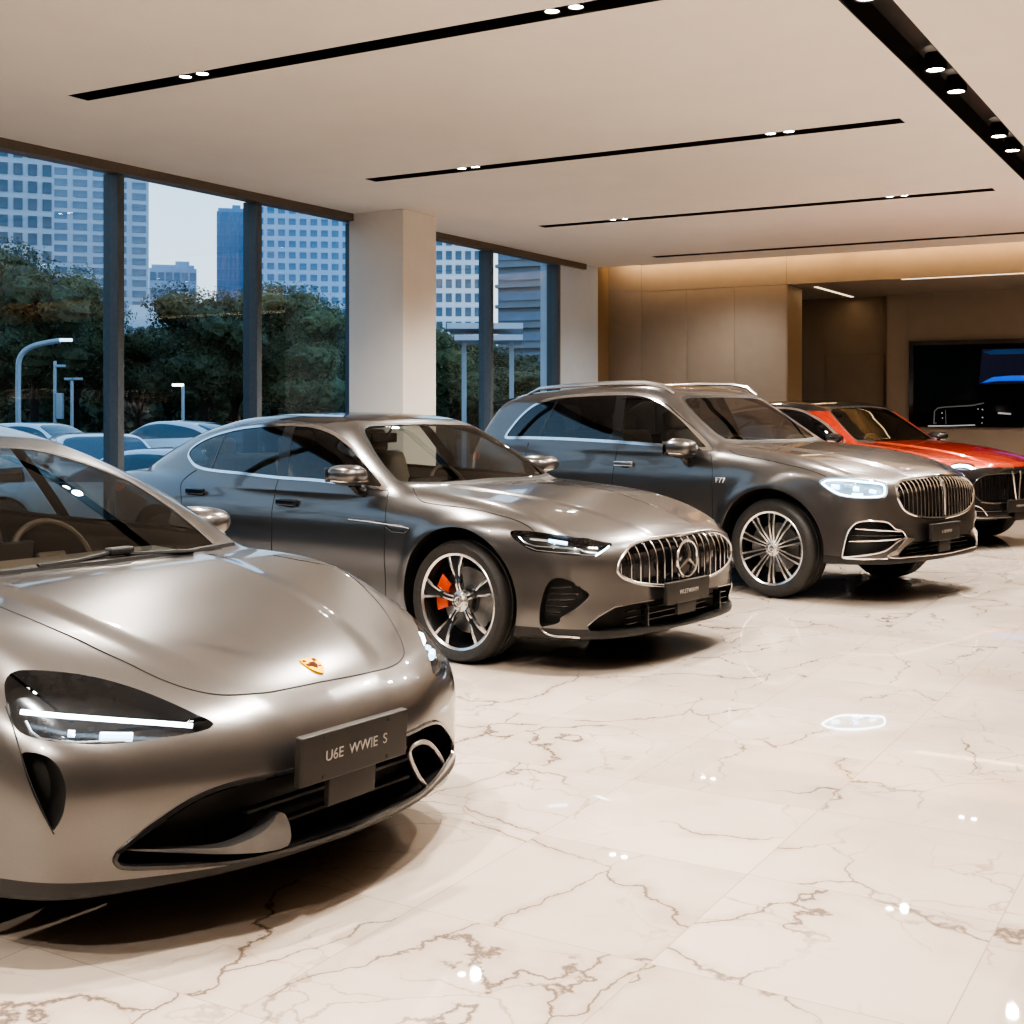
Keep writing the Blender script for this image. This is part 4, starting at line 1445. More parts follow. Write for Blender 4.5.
    for xz in ([(.80, 1.13), (.86, 1.0), (.88, .75), (.87, .5), (.85, .36)], [(-.20, 1.14), (-.22, .9), (-.22, .36)], [(-1.35, 1.17), (-1.3, 1.0), (-1.18, .8), (-1.05, .6), (-.98, .36)]):
        b.seam('door_seam', catmull(side_pts(c, xz), False, 3), r=.0035)
    for q in ((492, 320), (222, 306)):
        b.handle(c.on(*px([q], t, 480, 370)[0]), .22, .045, m=M_SATIN)
    # roof rails
    for sg in (-1, 1):
        pts = [(-1.62, .60), (-1.45, .62), (-1.0, .645), (-.5, .655), (-.1, .65), (.08, .635), (.20, .62)]
        P = top_pts(c, [(x, sg * y) for x, y in pts])
        lift = [.008, .05, .062, .066, .062, .048, .006]
        m = MB(); m.tube([(p[0], p[1], p[2] + l) for p, l in zip(P, lift)], [.012, .019, .02, .02, .02, .019, .012], 8)
        m.build('roof_rail', M_SATIN, root)
    # roof spoiler
    m = MB(); P = top_pts(c, [(-1.86, y) for y in (-.62, -.3, 0, .3, .62)])
    for i in range(4):
        a, e = P[i], P[i + 1]
        m.add([(a[0] + .10, a[1], a[2] + .03), (e[0] + .10, e[1], e[2] + .03), (e[0] - .26, e[1], e[2] - .015), (a[0] - .26, a[1], a[2] - .015), (a[0] + .05, a[1], a[2] - .03), (e[0] + .05, e[1], e[2] - .03), (e[0] - .25, e[1], e[2] - .04), (a[0] - .25, a[1], a[2] - .04)], [[0, 1, 2, 3], [4, 5, 6, 7], [2, 3, 7, 6], [0, 3, 7, 4], [1, 2, 6, 5]], True)
    m.build('roof_spoiler', M_PAINT, root)
    # fender badge
    P = c.on(720.5, 480.5); N = c.normal(P[None])[0]
    text_mesh('fender_badge', 'F77', .062, mat('badge_white_metal', (.85, .86, .87), .35, .2, noise=.03), root, tuple(P + N * .006), (PI / 2, 0, math.atan2(N[1], N[0]) + PI / 2), .003, sx=1.1)
    generic_rear(b, .98, 1.06, .86)
    b.body(lambda V: V[:, 2] - np.where(V[:, 0] > 1.0, .375 - .02 * np.clip((V[:, 0] - 1.9) / .5, 0, 1), .39))
    add_wheels(root, 'multi', .39, .27, .296, (1.44, -1.475), .85, M_DISC)
    add_interior(root, -.1, .40, 1.66, .72, M_LEATHERL, .52, 1.13)
    return c, root


# ------------------------------------------------------------------ car: two-tone red and black
def build_car4():
    S = dict(SPEC3)
    S['Zc'] = [(-2.6, 1.08), (-2, 1.1), (0, 1.1), (.8, 1.115), (1.2, 1.09), (1.6, 1.05), (2.0, .985), (2.25, .92), (2.38, .87), (2.5, .78)]
    S['Ze'] = [(-2.6, 1.06), (-2, 1.1), (0, 1.1), (.8, 1.11), (1.2, 1.085), (1.6, 1.04), (1.93, .975), (2.14, .90), (2.3, .80), (2.5, .65)]
    S['Zr'] = [(-2.6, .8), (-2.4, 1.05), (-2.2, 1.18), (-1.8, 1.34), (-1.4, 1.46), (-.9, 1.56), (-.4, 1.605), (0, 1.59), (.25, 1.54), (.5, 1.39), (.8, 1.20), (.97, 1.1), (1.3, .85), (1.7, .5)]
    S['z0'] = 1.10
    c = Car(S, POSE4, .022, (-2.6, -1.12, .06), (2.6, 1.12, 1.8))
    root = car_root('crossover_coupe', POSE4, 'red and black crossover behind the SUV, with a black front and chrome centre bar')
    MR = paint('candy_red_paint', (.48, .045, .018), .25, .55)
    b = Builder(c, root, MR)
    b.arches((1.475, -1.475), .385, .435)
    dlo = catmull([(-1.75, 1.20), (-1.6, 1.31), (-1.1, 1.45), (-.5, 1.51), (0, 1.49), (.35, 1.38), (.6, 1.24), (.8, 1.09), (.3, 1.10), (-.6, 1.12), (-1.65, 1.17)], True, 4)
    b.windows(dlo, .004, .02, pillar=(-.2, 1.1, -.28, 1.5, .06), glass_f=M_GLASSD)
    half = catmull([(0, 1.535), (-.35, 1.525), (-.56, 1.49), (-.63, 1.38), (-.70, 1.22), (-.74, 1.115), (-.74, 1.115), (-.35, 1.10), (0, 1.10)], False, 4)
    b.screen('windscreen', half, SCREEN_F, M_GLASS, .02)
    b.screen('back_glass', catmull([(0, 1.50), (-.45, 1.48), (-.6, 1.38), (-.64, 1.22), (0, 1.19)], False, 4), SCREEN_R, M_GLASSD)
    V = c.M[0]
    i = b.cut(1.47 - V[:, 2]); mo('black_roof', i, M_BLACK, root)
    hp = catmull([(1.36, .93), (1.50, .955), (1.75, .94), (1.86, .915), (1.86, .89), (1.70, .875), (1.5, .88)], True, 4)
    hx = c.ons([(951, 466), (957, 462.5), (966, 463), (974, 465), (974, 469.5), (966, 470), (957, 469.5)])
    hp = catmull(pr(50)(fold(hx)), True, 3)
    led = c.ons([(953, 466), (960, 464.5), (968, 465.5), (973, 467.5)])
    b.lamp(hp, 50, CORNER, .04, [(led, .016, .012, M_LED, 'light_bar')])
    half = catmull([(0, .80), (-.40, .80), (-.58, .77), (-.66, .68), (-.62, .54), (-.45, .49), (0, .485)], False, 4)
    g = b.grille(mirror_poly(half), .05, 22, .007, M_BLACK, .012, m_frame=M_BLACK)
    P = c.shoot([(2, 0, z) for z in np.linspace(.50, .82, 6)], (1, 0, 0)); P[:, 0] += .01
    for y in (-.022, .022):
        m = MB(); m.tube([(p[0], y * (1 + .5 * k), p[2]) for k, p in enumerate(P)], .013, 6); m.build('centre_bar', M_CHROME, g)
    P = front_pts(c, [(y, .485 + .02 * (abs(y) / .6) ** 3) for y in np.linspace(-.6, .6, 13)])
    m = MB(); m.tube([tuple(p + np.array([.006, 0, 0])) for p in P], .009, 6); m.build('grille_trim', M_CHROME, g)
    # black nose and flanks, red bonnet above
    V = c.M[0]
    i = b.cut(np.where(V[:, 0] > .95, np.minimum(V[:, 2] - np.where(V[:, 0] > 1.9, .918 - .055 * np.clip((V[:, 0] - 1.9) / .45, 0, 1), .915), 1), np.minimum(V[:, 2] - 1.0, 1)))
    lowz = split(i, i[0][:, 2] - .34)
    mo('black_flank', lowz[1], M_BLACK, root)
    mo('lower_skirt', lowz[0], M_MATTE, root)
    for (z, rr) in ((.335, .010), (.40, .006)):
        P = front_pts(c, [(y, z + .03 * (abs(y) / .8) ** 4) for y in np.linspace(-.80, .80, 17)])
        m = MB(); m.tube([tuple(p + np.array([.006, 0, 0])) for p in P], rr, 6); m.build('lip_trim', M_CHROME, root)
    for sg in (-1, 1):
        P = front_pts(c, [(sg * y, z) for y, z in ((.50, .36), (.58, .44), (.68, .475), (.76, .47), (.80, .44))])
        m = MB(); m.tube([tuple(p) for p in catmull(P, False, 3)], .008, 6); m.build('vent_trim', M_CHROME, root)
    b.plate((2.45, 0, .45), .46, .135, 'WBEWWE', .04, R(2), 0, (.18, .09))
    for sg in (-1, 1):
        mirror_shell('door_mirror', .20, .15, .12, M_BLACK, root, (.70, sg * .97, 1.155), sg)
    for xz in ([(.80, 1.06), (.86, .9), (.86, .36)], [(-.20, 1.08), (-.22, .36)], [(-1.35, 1.12), (-1.2, .8), (-.98, .36)]):
        b.seam('door_seam', catmull(side_pts(c, xz), False, 3), r=.0035)
    b.seam('bonnet_seam', catmull(top_pts(c, [(.95, -.74), (1.3, -.78), (1.7, -.76), (2.0, -.70)]), False, 3), r=.004)
    for x in (-.05, -1.0):
        b.handle(side_pts(c, [(x, .98)])[0], m=M_CHROME)
    generic_rear(b, .95, 1.02, .86)
    b.body()
    add_wheels(root, 'seven', .385, .26, .29, (1.475, -1.475), .845, M_DISC)
    add_interior(root, -.1, .40, 1.54, .70, M_LEATHERD, .58, 1.07)
    return c, root


POSE4 = (4.02, 15.767, -.935)
# ------------------------------------------------------------------ the showroom
ZC = 3.68             # ceiling height
XW = -8.83            # window wall
YE = 17.75            # where the main ceiling stops before the back wall
YB = 18.2             # panelled back wall
ZS = 3.32             # soffit of the deeper part
YA = 20.9             # far wall behind
XR, YF0 = 6.5, -7.0   # right wall, wall behind the viewer


def node(nt, t, **kw):
    n = nt.nodes.new(t)
    for k, v in kw.items(): setattr(n, k, v)
    return n


def marble():
    m = bpy.data.materials.new('veined_marble_tiles'); m.use_nodes = True
    nt = m.node_tree; b = nt.nodes['Principled BSDF']; L = nt.links.new
    tc = node(nt, 'ShaderNodeTexCoord')
    T = .76
    off = node(nt, 'ShaderNodeVectorMath', operation='ADD'); off.inputs[1].default_value = (1.41, -3.9 + .76 * 8, 0)
    L(tc.outputs['Object'], off.inputs[0])
    dv = node(nt, 'ShaderNodeVectorMath', operation='SCALE'); dv.inputs['Scale'].default_value = 1 / T
    L(off.outputs[0], dv.inputs[0])
    fl = node(nt, 'ShaderNodeVectorMath', operation='FLOOR'); L(dv.outputs[0], fl.inputs[0])
    fr = node(nt, 'ShaderNodeVectorMath', operation='FRACTION'); L(dv.outputs[0], fr.inputs[0])
    wn = node(nt, 'ShaderNodeTexWhiteNoise', noise_dimensions='2D'); L(fl.outputs[0], wn.inputs['Vector'])
    jit = node(nt, 'ShaderNodeVectorMath', operation='SCALE'); jit.inputs['Scale'].default_value = .22
    L(wn.outputs['Color'], jit.inputs[0])
    pos = node(nt, 'ShaderNodeVectorMath', operation='ADD'); L(tc.outputs['Object'], pos.inputs[0]); L(jit.outputs[0], pos.inputs[1])
    # warp
    n1 = node(nt, 'ShaderNodeTexNoise'); n1.inputs['Scale'].default_value = 1.9; n1.inputs['Detail'].default_value = 8; n1.inputs['Roughness'].default_value = .53
    L(pos.outputs[0], n1.inputs['Vector'])
    w1 = node(nt, 'ShaderNodeVectorMath', operation='SUBTRACT'); w1.inputs[1].default_value = (.5, .5, .5); L(n1.outputs['Color'], w1.inputs[0])
    w2 = node(nt, 'ShaderNodeVectorMath', operation='SCALE'); w2.inputs['Scale'].default_value = .55; L(w1.outputs[0], w2.inputs[0])
    wp = node(nt, 'ShaderNodeVectorMath', operation='ADD'); L(pos.outputs[0], wp.inputs[0]); L(w2.outputs[0], wp.inputs[1])

    def veins(scale, stretch, width, lo, hi, msc, seed):
        mp = node(nt, 'ShaderNodeMapping'); mp.inputs['Rotation'].default_value = (0, 0, seed); mp.inputs['Scale'].default_value = stretch
        mp.inputs['Location'].default_value = (seed * 3.1, seed * 7.7, 0)
        L(wp.outputs[0], mp.inputs['Vector'])
        v = node(nt, 'ShaderNodeTexVoronoi', feature='DISTANCE_TO_EDGE'); v.inputs['Scale'].default_value = scale
        L(mp.outputs[0], v.inputs['Vector'])
        r = node(nt, 'ShaderNodeMapRange', interpolation_type='SMOOTHSTEP'); r.inputs['From Min'].default_value = 0; r.inputs['From Max'].default_value = width
        r.inputs['To Min'].default_value = 1; r.inputs['To Max'].default_value = 0
        L(v.outputs['Distance'], r.inputs['Value'])
        k = node(nt, 'ShaderNodeTexNoise'); k.inputs['Scale'].default_value = msc; k.inputs['Detail'].default_value = 3
        L(mp.outputs[0], k.inputs['Vector'])
        r2 = node(nt, 'ShaderNodeMapRange', interpolation_type='SMOOTHSTEP'); r2.inputs['From Min'].default_value = lo; r2.inputs['From Max'].default_value = hi
        L(k.outputs['Fac'], r2.inputs['Value'])
        mu = node(nt, 'ShaderNodeMath', operation='MULTIPLY'); L(r.outputs[0], mu.inputs[0]); L(r2.outputs[0], mu.inputs[1])
        return mu
    v1 = veins(1.5, (1, .62, 1), .012, .38, .56, 1.2, .6)
    v2 = veins(3.3, (.8, 1, 1), .022, .46, .62, 1.5, 2.1)
    v3 = veins(1.5, (1, .62, 1), .085, .44, .66, 1.2, .6)
    base = node(nt, 'ShaderNodeMix', data_type='RGBA'); base.inputs['A'].default_value = (.56, .485, .415, 1); base.inputs['B'].default_value = (.445, .37, .305, 1)
    n2 = node(nt, 'ShaderNodeTexNoise'); n2.inputs['Scale'].default_value = 1.3; n2.inputs['Detail'].default_value = 5
    L(wp.outputs[0], n2.inputs['Vector'])
    r0 = node(nt, 'ShaderNodeMapRange'); r0.inputs['From Min'].default_value = .4; r0.inputs['From Max'].default_value = .75; L(n2.outputs['Fac'], r0.inputs['Value'])
    L(r0.outputs[0], base.inputs['Factor'])
    cur = base.outputs['Result']
    for v, col, amt in ((v3, (.36, .28, .215, 1), .5), (v2, (.27, .195, .145, 1), .6), (v1, (.12, .085, .065, 1), .85)):
        a = node(nt, 'ShaderNodeMath', operation='MULTIPLY'); a.inputs[1].default_value = amt; L(v.outputs[0], a.inputs[0])
        mx = node(nt, 'ShaderNodeMix', data_type='RGBA'); mx.inputs['B'].default_value = col
        L(cur, mx.inputs['A']); L(a.outputs[0], mx.inputs['Factor']); cur = mx.outputs['Result']
    # per-tile tone and joints
    tone = node(nt, 'ShaderNodeMapRange'); tone.inputs['To Min'].default_value = .94; tone.inputs['To Max'].default_value = 1.04; L(wn.outputs['Value'], tone.inputs['Value'])
    ts = node(nt, 'ShaderNodeVectorMath', operation='SCALE'); L(cur, ts.inputs[0]); L(tone.outputs[0], ts.inputs['Scale'])
    sp = node(nt, 'ShaderNodeSeparateXYZ'); L(fr.outputs[0], sp.inputs[0])
    js = []
    for ax in ('X', 'Y'):
        p = node(nt, 'ShaderNodeMath', operation='PINGPONG'); p.inputs[1].default_value = .5; L(sp.outputs[ax], p.inputs[0])
        js.append(p)
    mn = node(nt, 'ShaderNodeMath', operation='MINIMUM'); L(js[0].outputs[0], mn.inputs[0]); L(js[1].outputs[0], mn.inputs[1])
    jl = node(nt, 'ShaderNodeMath', operation='LESS_THAN'); jl.inputs[1].default_value = .0022; L(mn.outputs[0], jl.inputs[0])
    mj = node(nt, 'ShaderNodeMix', data_type='RGBA'); mj.inputs['B'].default_value = (.36, .29, .23, 1)
    L(ts.outputs[0], mj.inputs['A']); L(jl.outputs[0], mj.inputs['Factor'])
    L(mj.outputs['Result'], b.inputs['Base Color'])
    b.inputs['Roughness'].default_value = .022
    b.inputs['Specular IOR Level'].default_value = 1.0; b.inputs['IOR'].default_value = 1.62
    return m


M_CEIL = mat('ceiling_plaster', (.84, .79, .73), .9, noise=.015, nscale=2)
M_WALLP = mat('cool_daylit_plaster', (.68, .80, .95), .85, noise=.02, nscale=3)  # cool daylight on the wall end is put into this colour
M_PANEL = mat('beige_wall_panel', (.34, .285, .23), .6, noise=.03, nscale=5)
M_PANELD = mat('brown_wall_panel', (.25, .195, .145), .55, noise=.04, nscale=5)
M_GOLD = mat('bronze_reveal', (.34, .26, .17), .5, .0, noise=.04)
M_FRAME = mat('bronze_window_frame', (.13, .155, .18), .45, .0, noise=.08)
M_HEAD = mat('header_bronze', (.19, .16, .135), .5, .2, noise=.08)
M_TRACK = mat('track_black', (.014, .011, .009), .5, noise=.15)
M_WGLASS = glass_mat('window_glass', (.76, .88, .95), 1.5, 0.0, .01, (1, 1, 1))
M_LAMP = mat('downlight_emitter', (1, .95, .88), .4, emit=(1, .93, .82), es=30)
M_STRIP = mat('led_strip_warm', (1, .9, .75), .4, emit=(1, .80, .55), es=1.0)
M_SCREEN = mat('screen_glass', (.002, .002, .0025), .08, spec=.12, noise=.1)


def struct(name, mb, m, parent=None, smooth=None):
    o = mb.build(name, m, parent, smooth)
    if parent is None: o['kind'] = 'structure'
    return o


def room():
    # floor
    f = MB(); f.add([(XW - .1, YF0, 0), (XR, YF0, 0), (XR, YA + .6, 0), (XW - .1, YA + .6, 0)], [[0, 1, 2, 3]])
    struct('floor', f, marble())
    # ceiling slab pieced around the recessed tracks
    spans = [(-7.3, -2.4), (-7.3, -2.4), (-7.20, -2.40), (-7.36, -2.345), (-7.45, -2.29), (-7.53, -2.25)]
    lamps = [(-6.1, -3.3), (-6.1, -3.3), (-6.09, -3.32), (-6.245, -3.31), (-6.43, -3.245), (-6.70, -3.2)]
    xs0, xs1 = -7.1, -2.5
    tracks_y = [-.80, 2.70, 6.25, 9.90, 13.45, 16.93]
    hw = .09
    T5 = (-1.955, -1.70)
    c = MB()
    def slab(x0, x1, y0, y1):
        c.box(((x0 + x1) / 2, (y0 + y1) / 2, ZC + .15), (x1 - x0, y1 - y0, .3))
    slab(T5[1], XR, YF0, YE)
    ye = YF0
    for ty in tracks_y:
        slab(xs0, xs1, ye, ty - hw); ye = ty + hw
    slab(xs0, xs1, ye, YE)
    ye = YF0
    for ty, (a, b_) in zip(tracks_y, spans):       # the slots differ a little in length
        slab(XW - .3, xs0, ye, ty - hw); slab(xs1, T5[0], ye, ty - hw)
        slab(XW - .3, a, ty - hw, ty + hw); slab(b_, T5[0], ty - hw, ty + hw); ye = ty + hw
    slab(XW - .3, xs0, ye, YE); slab(xs1, T5[0], ye, YE)
    struct('ceiling', c, M_CEIL)
    soff = MB(); soff.box(((-5.98 + XR) / 2, (YB + YA + .6) / 2 + .02, ZS + .2), (XR + 5.98, YA + .6 - YB - .04, .4))
    soff.box((-7.4, (YB + YA + .6) / 2 + .4, ZS + .2), (2.9, YA - YB - .2, .4))
    struct('trim_1', soff, M_PANEL)
    # recessed light tracks
    n = 0
    places = ['nearest the camera', 'second from the camera', 'third from the camera', 'shortest and farthest, beside the glowing cove']
    for k, ty in enumerate(tracks_y):
        xa, xb = spans[k]
        t = empty('light_track' if k > 1 else 'trim_%d' % (40 + k), ((xa + xb) / 2, ty, ZC), 0)
        if k < 2: t['kind'] = 'structure'
        else: tag(t, 'black recessed ceiling track running across the room, ' + places[k - 2], 'light track', 'recessed tracks across the ceiling')
        h = MB(); L = xb - xa
        h.box((0, 0, .13), (L, 2 * hw, .02)); h.box((0, hw - .004, .065), (L, .008, .13)); h.box((0, -hw + .004, .065), (L, .008, .13))
        h.box((L / 2 - .004, 0, .065), (.008, 2 * hw, .13)); h.box((-L / 2 + .004, 0, .065), (.008, 2 * hw, .13))
        h.build('track_channel', M_TRACK, t)
        for xc in lamps[k]:
            for dx in (-.075, .075):
                downlight((xc + dx - t.location.x, 0, .0), t)
            spot((xc + .075, ty, ZC - .02), .25 if k == 5 else 1.0)
    t = empty('light_track', (sum(T5) / 2, 5.0, ZC), 0)
    tag(t, 'broad black recessed ceiling track running away from the camera at upper right', 'light track')
    h = MB(); w = T5[1] - T5[0]; LY = YE - YF0 - .3
    cy = (YE + YF0) / 2 - 5
    h.box((0, cy, .17), (w, LY, .02)); h.box((w / 2 - .004, cy, .085), (.008, LY, .17)); h.box((-w / 2 + .004, cy, .085), (.008, LY, .17))
    h.build('track_channel', M_TRACK, t)
    for yc in (-1.4, 1.55, 3.9, 6.58, 8.93, 11.28, 13.63, 15.98):
        for dy in (-.33, .33): downlight((0, yc + dy - 5, .004), t, .07)
        spot((sum(T5) / 2, yc + .33, ZC - .02))
    # ends of the long track slot
    e = MB(); e.box((sum(T5) / 2, YE - .075, ZC + .15), (w, .15, .3)); e.box((sum(T5) / 2, YF0 + .075, ZC + .15), (w, .15, .3)); struct('trim_2', e, M_CEIL)

    # window wall: header, plinth, posts, panes
    hd = MB(); hd.box((XW - .02, (YF0 + 17.24) / 2, (3.60 + ZC) / 2), (.16, 17.24 - YF0, ZC - 3.60))
    struct('trim_3', hd, M_HEAD)
    bays = [[7.99, 9.83, 11.53], [14.42, 16.31], [5.6, 3.4, 1.2, -1.0, -3.2, -5.4]]
    sill = MB(); sill.box((XW - .05, (YF0 + 17.3) / 2, .05), (.22, 17.3 - YF0, .10)); struct('trim_4', sill, M_FRAME)
    posts = sorted(bays[0] + bays[1] + bays[2] + [12.30])
    k = 0
    for i, y in enumerate(posts):
        if 12.2 < y < 12.4: continue
        p = MB(); p.box((XW - .09, y + .16, 1.85), (.19, .075, 3.52), 0, .006)
        k += 1
        struct('trim_%d' % (4 + k), p, M_FRAME)
    ys = [YF0] + posts
    k = 0
    for a, b_ in zip(ys[:-1], ys[1:]):
        if abs(a - 11.53) < .01: continue
        k += 1
        g = MB(); g.add([(XW - .10, a + .19, .1), (XW - .10, b_ + .13, .1), (XW - .10, b_ + .13, 3.62), (XW - .10, a + .19, 3.62)], [[0, 1, 2, 3]])
        struct('window_%d' % k, g, M_WGLASS)
    # columns
    col = MB(); col.box((XW + .365, 11.815, ZC / 2), (.74, .65, ZC), 0, .006); struct('wall_column', col, M_COLUMN())
    col = MB(); col.box((XW - .15, (16.45 + 17.74) / 2, ZC / 2), (.30, 17.74 - 16.45, ZC)); struct('wall_left', col, M_WALLP)
    # back wall with panels
    xe = -5.98
    p0 = XW + .66
    for i, (a, b_) in enumerate(((-8.92, -8.30), (-8.30, -7.55), (-7.55, -6.78), (-6.78, xe))):
        p = MB(); p.box(((a + b_) / 2, YB + .35, 3.31 / 2), (b_ - a - .003, .7, 3.31), 0, .003); struct('wall_back_panel_%d' % (i + 1), p, M_PANEL)
    up = MB()
    for a, b_ in ((-8.92, -8.30), (-8.30, xe), (xe, -2.2), (-2.2, 2.0), (2.0, XR)):
        up.box(((a + b_) / 2, YB + .02, (3.318 + 4.3) / 2), (b_ - a - .005, .04, 4.3 - 3.318))
    struct('wall_back_fascia', up, M_PANEL)
    rv = MB(); rv.box((xe + .006, YB + .35, 3.31 / 2), (.012, .68, 3.31)); struct('trim_30', rv, M_GOLD)
    rv = MB(); rv.box((XW - .09, 17.98, ZC / 2), (.10, .46, ZC + .8)); struct('trim_31', rv, M_GOLD)
    cv = MB(); cv.box(((XW + XR) / 2, (YE + YB) / 2 + .1, 4.32), (XR - XW, .8, .04)); struct('trim_32', cv, M_CEIL)
    # alcove: far wall, door and panel with the screen
    a = MB(); a.box((-6.9, YA + .05, ZS / 2), (4.0, .1, ZS)); struct('wall_alcove', a, M_PANELD)
    d0 = hit_plane(826, 356, 1, YA - .02); d1 = hit_plane(884, 356, 1, YA - .02)
    d = MB(); d.box(((d0.x + d1.x) / 2, YA - .012, d0.z / 2), (d1.x - d0.x, .03, d0.z), 0, .004); dd = struct('door_1', d, M_PANELD)
    q = MB(); q.box((d0.x + .06, YA - .04, 1.05), (.02, .03, .14), 0, .004); q.build('door_handle', M_SATIN, dd)
    xl = hit_plane(887, 380, 1, YA - .25).x
    xl2 = hit_plane(907, 380, 1, YA - .25).x
    w1 = MB(); w1.box(((xl + xl2) / 2, YA - .05, ZS / 2), (xl2 - xl - .006, .4, ZS)); struct('wall_far_pier', w1, M_PANEL)
    w2 = MB(); w2.box(((xl2 + XR) / 2, YA - .05, ZS / 2), (XR - xl2, .4, ZS)); struct('wall_far', w2, M_PANEL)
    ysn = YA - .25
    # screen
    s0 = hit_plane(909, 341.5, 1, ysn - .05); s1 = hit_plane(1024, 428, 1, ysn - .05)
    sx0, sx1, sz0, sz1 = s0.x, s0.x + 3.1, hit_plane(909, 427, 1, ysn - .05).z, s0.z
    t = empty('wall_screen', ((sx0 + sx1) / 2, ysn, sz0), 0, 'wide black display screen set in the beige far wall', 'screen')
    q = MB(); W, H = sx1 - sx0, sz1 - sz0
    q.box((0, -.03, H / 2), (W, .06, H), 0, .004); q.build('bezel', M_BLACK, t)
    q = MB(); q.box((0, -.062, H / 2), (W - .14, .004, H - .14)); q.build('display', M_SCREEN, t)
    def spx(x, y):
        p = hit_plane(x, y, 1, ysn - .066); return (p.x - t.location.x, -.066, p.z - sz0)
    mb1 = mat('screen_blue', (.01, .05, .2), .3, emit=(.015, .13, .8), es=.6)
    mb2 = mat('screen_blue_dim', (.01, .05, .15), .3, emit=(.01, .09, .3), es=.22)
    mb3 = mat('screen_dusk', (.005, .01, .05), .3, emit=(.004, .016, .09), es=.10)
    def quad(nm, P, m):
        q = MB(); q.add(P, [list(range(len(P)))]); return q.build(nm, m, t)
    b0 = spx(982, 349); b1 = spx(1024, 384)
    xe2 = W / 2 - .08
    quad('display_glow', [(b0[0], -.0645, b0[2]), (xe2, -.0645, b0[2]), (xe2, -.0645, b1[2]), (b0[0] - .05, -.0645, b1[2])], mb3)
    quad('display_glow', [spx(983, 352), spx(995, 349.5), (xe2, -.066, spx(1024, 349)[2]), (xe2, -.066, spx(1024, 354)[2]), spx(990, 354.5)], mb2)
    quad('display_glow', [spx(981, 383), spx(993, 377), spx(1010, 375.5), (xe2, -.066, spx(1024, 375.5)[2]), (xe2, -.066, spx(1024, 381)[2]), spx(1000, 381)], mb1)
    mw = mat('screen_grey', (.3, .3, .3), .3, emit=(.7, .72, .72), es=.28)  # emissive strokes and dots outlining a car front on the glass
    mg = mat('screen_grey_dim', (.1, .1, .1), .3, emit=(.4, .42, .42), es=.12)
    q = MB(); q.tube([spx(928, 426), spx(952, 425.8), spx(975, 425)], .010, 6); q.build('screen_stroke', mw, t)
    q = MB(); q.tube([spx(934, 424), spx(934.5, 411), spx(938, 408), spx(945, 407), spx(972, 405.5), spx(984, 403)], .011, 6); q.build('screen_stroke', mg, t)
    q = MB(); q.tube([spx(946, 424), spx(945.5, 410)], .007, 6); q.build('screen_stroke', mg, t)
    q = MB(); q.tube([spx(998, 413), spx(1011, 414)], .014, 6); q.build('screen_stroke', mw, t)
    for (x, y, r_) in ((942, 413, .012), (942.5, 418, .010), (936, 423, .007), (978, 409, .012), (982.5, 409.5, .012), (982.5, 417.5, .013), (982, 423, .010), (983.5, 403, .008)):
        q = MB(); q.lathe([(0, -.002), (r_, 0)], 10, 'Y', Matrix.Translation(Vector(spx(x, y)))); q.build('screen_dot', mw, t)
    # light strips in the soffit
    a, e = hit_plane(811, 284.5, 2, ZS), hit_plane(864, 298, 2, ZS)
    q = MB(); q.box((0, 0, -.004), (.05, 2.0, .012)); o = q.build('ceiling_light_strip', M_STRIP); o.location = (-5.72, 19.75, ZS)
    tag(o, 'short warm light strip in the alcove soffit running away to the door', 'light strip')
    q = MB(); q.box((0, 0, -.004), (6.0, .03, .012)); o = q.build('ceiling_light_strip', M_STRIP); o.location = (-4.35 + 3.0, YB + .10, ZS)
    tag(o, 'long warm light strip along the front of the soffit above the screen', 'light strip')
    # outer walls out of view
    w = MB(); w.box((XR + .05, (YF0 + YA) / 2, 2.2), (.1, YA - YF0 + 1, 4.4)); struct('wall_right', w, M_CEIL)
    w = MB(); w.box(((XW + XR) / 2, YF0 - .05, 2.2), (XR - XW, .1, 4.4)); struct('wall_behind', w, M_CEIL)
    # cove light
    for x0 in (-6.9, -3.3, .3, 4.0):
        l = bpy.data.lights.new('cove_lamp', 'AREA'); l.shape = 'RECTANGLE'; l.size = 3.5; l.size_y = .06; l.energy = 15; l.color = (1, .66, .34)
        o = bpy.data.objects.new('cove_lamp', l); C.objects.link(o); o.location = (x0, YE + .10, 3.80); o.rotation_euler = (R(100), 0, 0)
    q = MB(); q.box(((XW + XR) / 2 + .3, YE + .03, 3.98), (XR - XW - .8, .06, .6)); struct('trim_33', q, M_CEIL)
    for (x, y, e, sx, sy) in ((-5.72, 19.75, 2.5, .06, 2.0), (-1.35, YB + .10, 4, 5.6, .06)):
        l = bpy.data.lights.new('strip_lamp', 'AREA'); l.shape = 'RECTANGLE'; l.size = sx; l.size_y = sy; l.energy = e; l.color = (1, .72, .42)
        o = bpy.data.objects.new('strip_lamp', l); C.objects.link(o); o.location = (x, y, ZS - .03)


def M_COLUMN():
    return mat('column_plaster', (.86, .82, .77), .85, noise=.015, nscale=3)


SPOT_E = 352.0
SPOT_N = [0]


def spot(loc, s=1.0):
    l = bpy.data.lights.new('downlight_beam', 'SPOT')
    l.energy = SPOT_E * s; l.color = (1.0, .925, .84); l.spot_size = R(142); l.spot_blend = .85; l.shadow_soft_size = .045
    o = bpy.data.objects.new('downlight_beam', l); C.objects.link(o); o.location = loc


DL = []


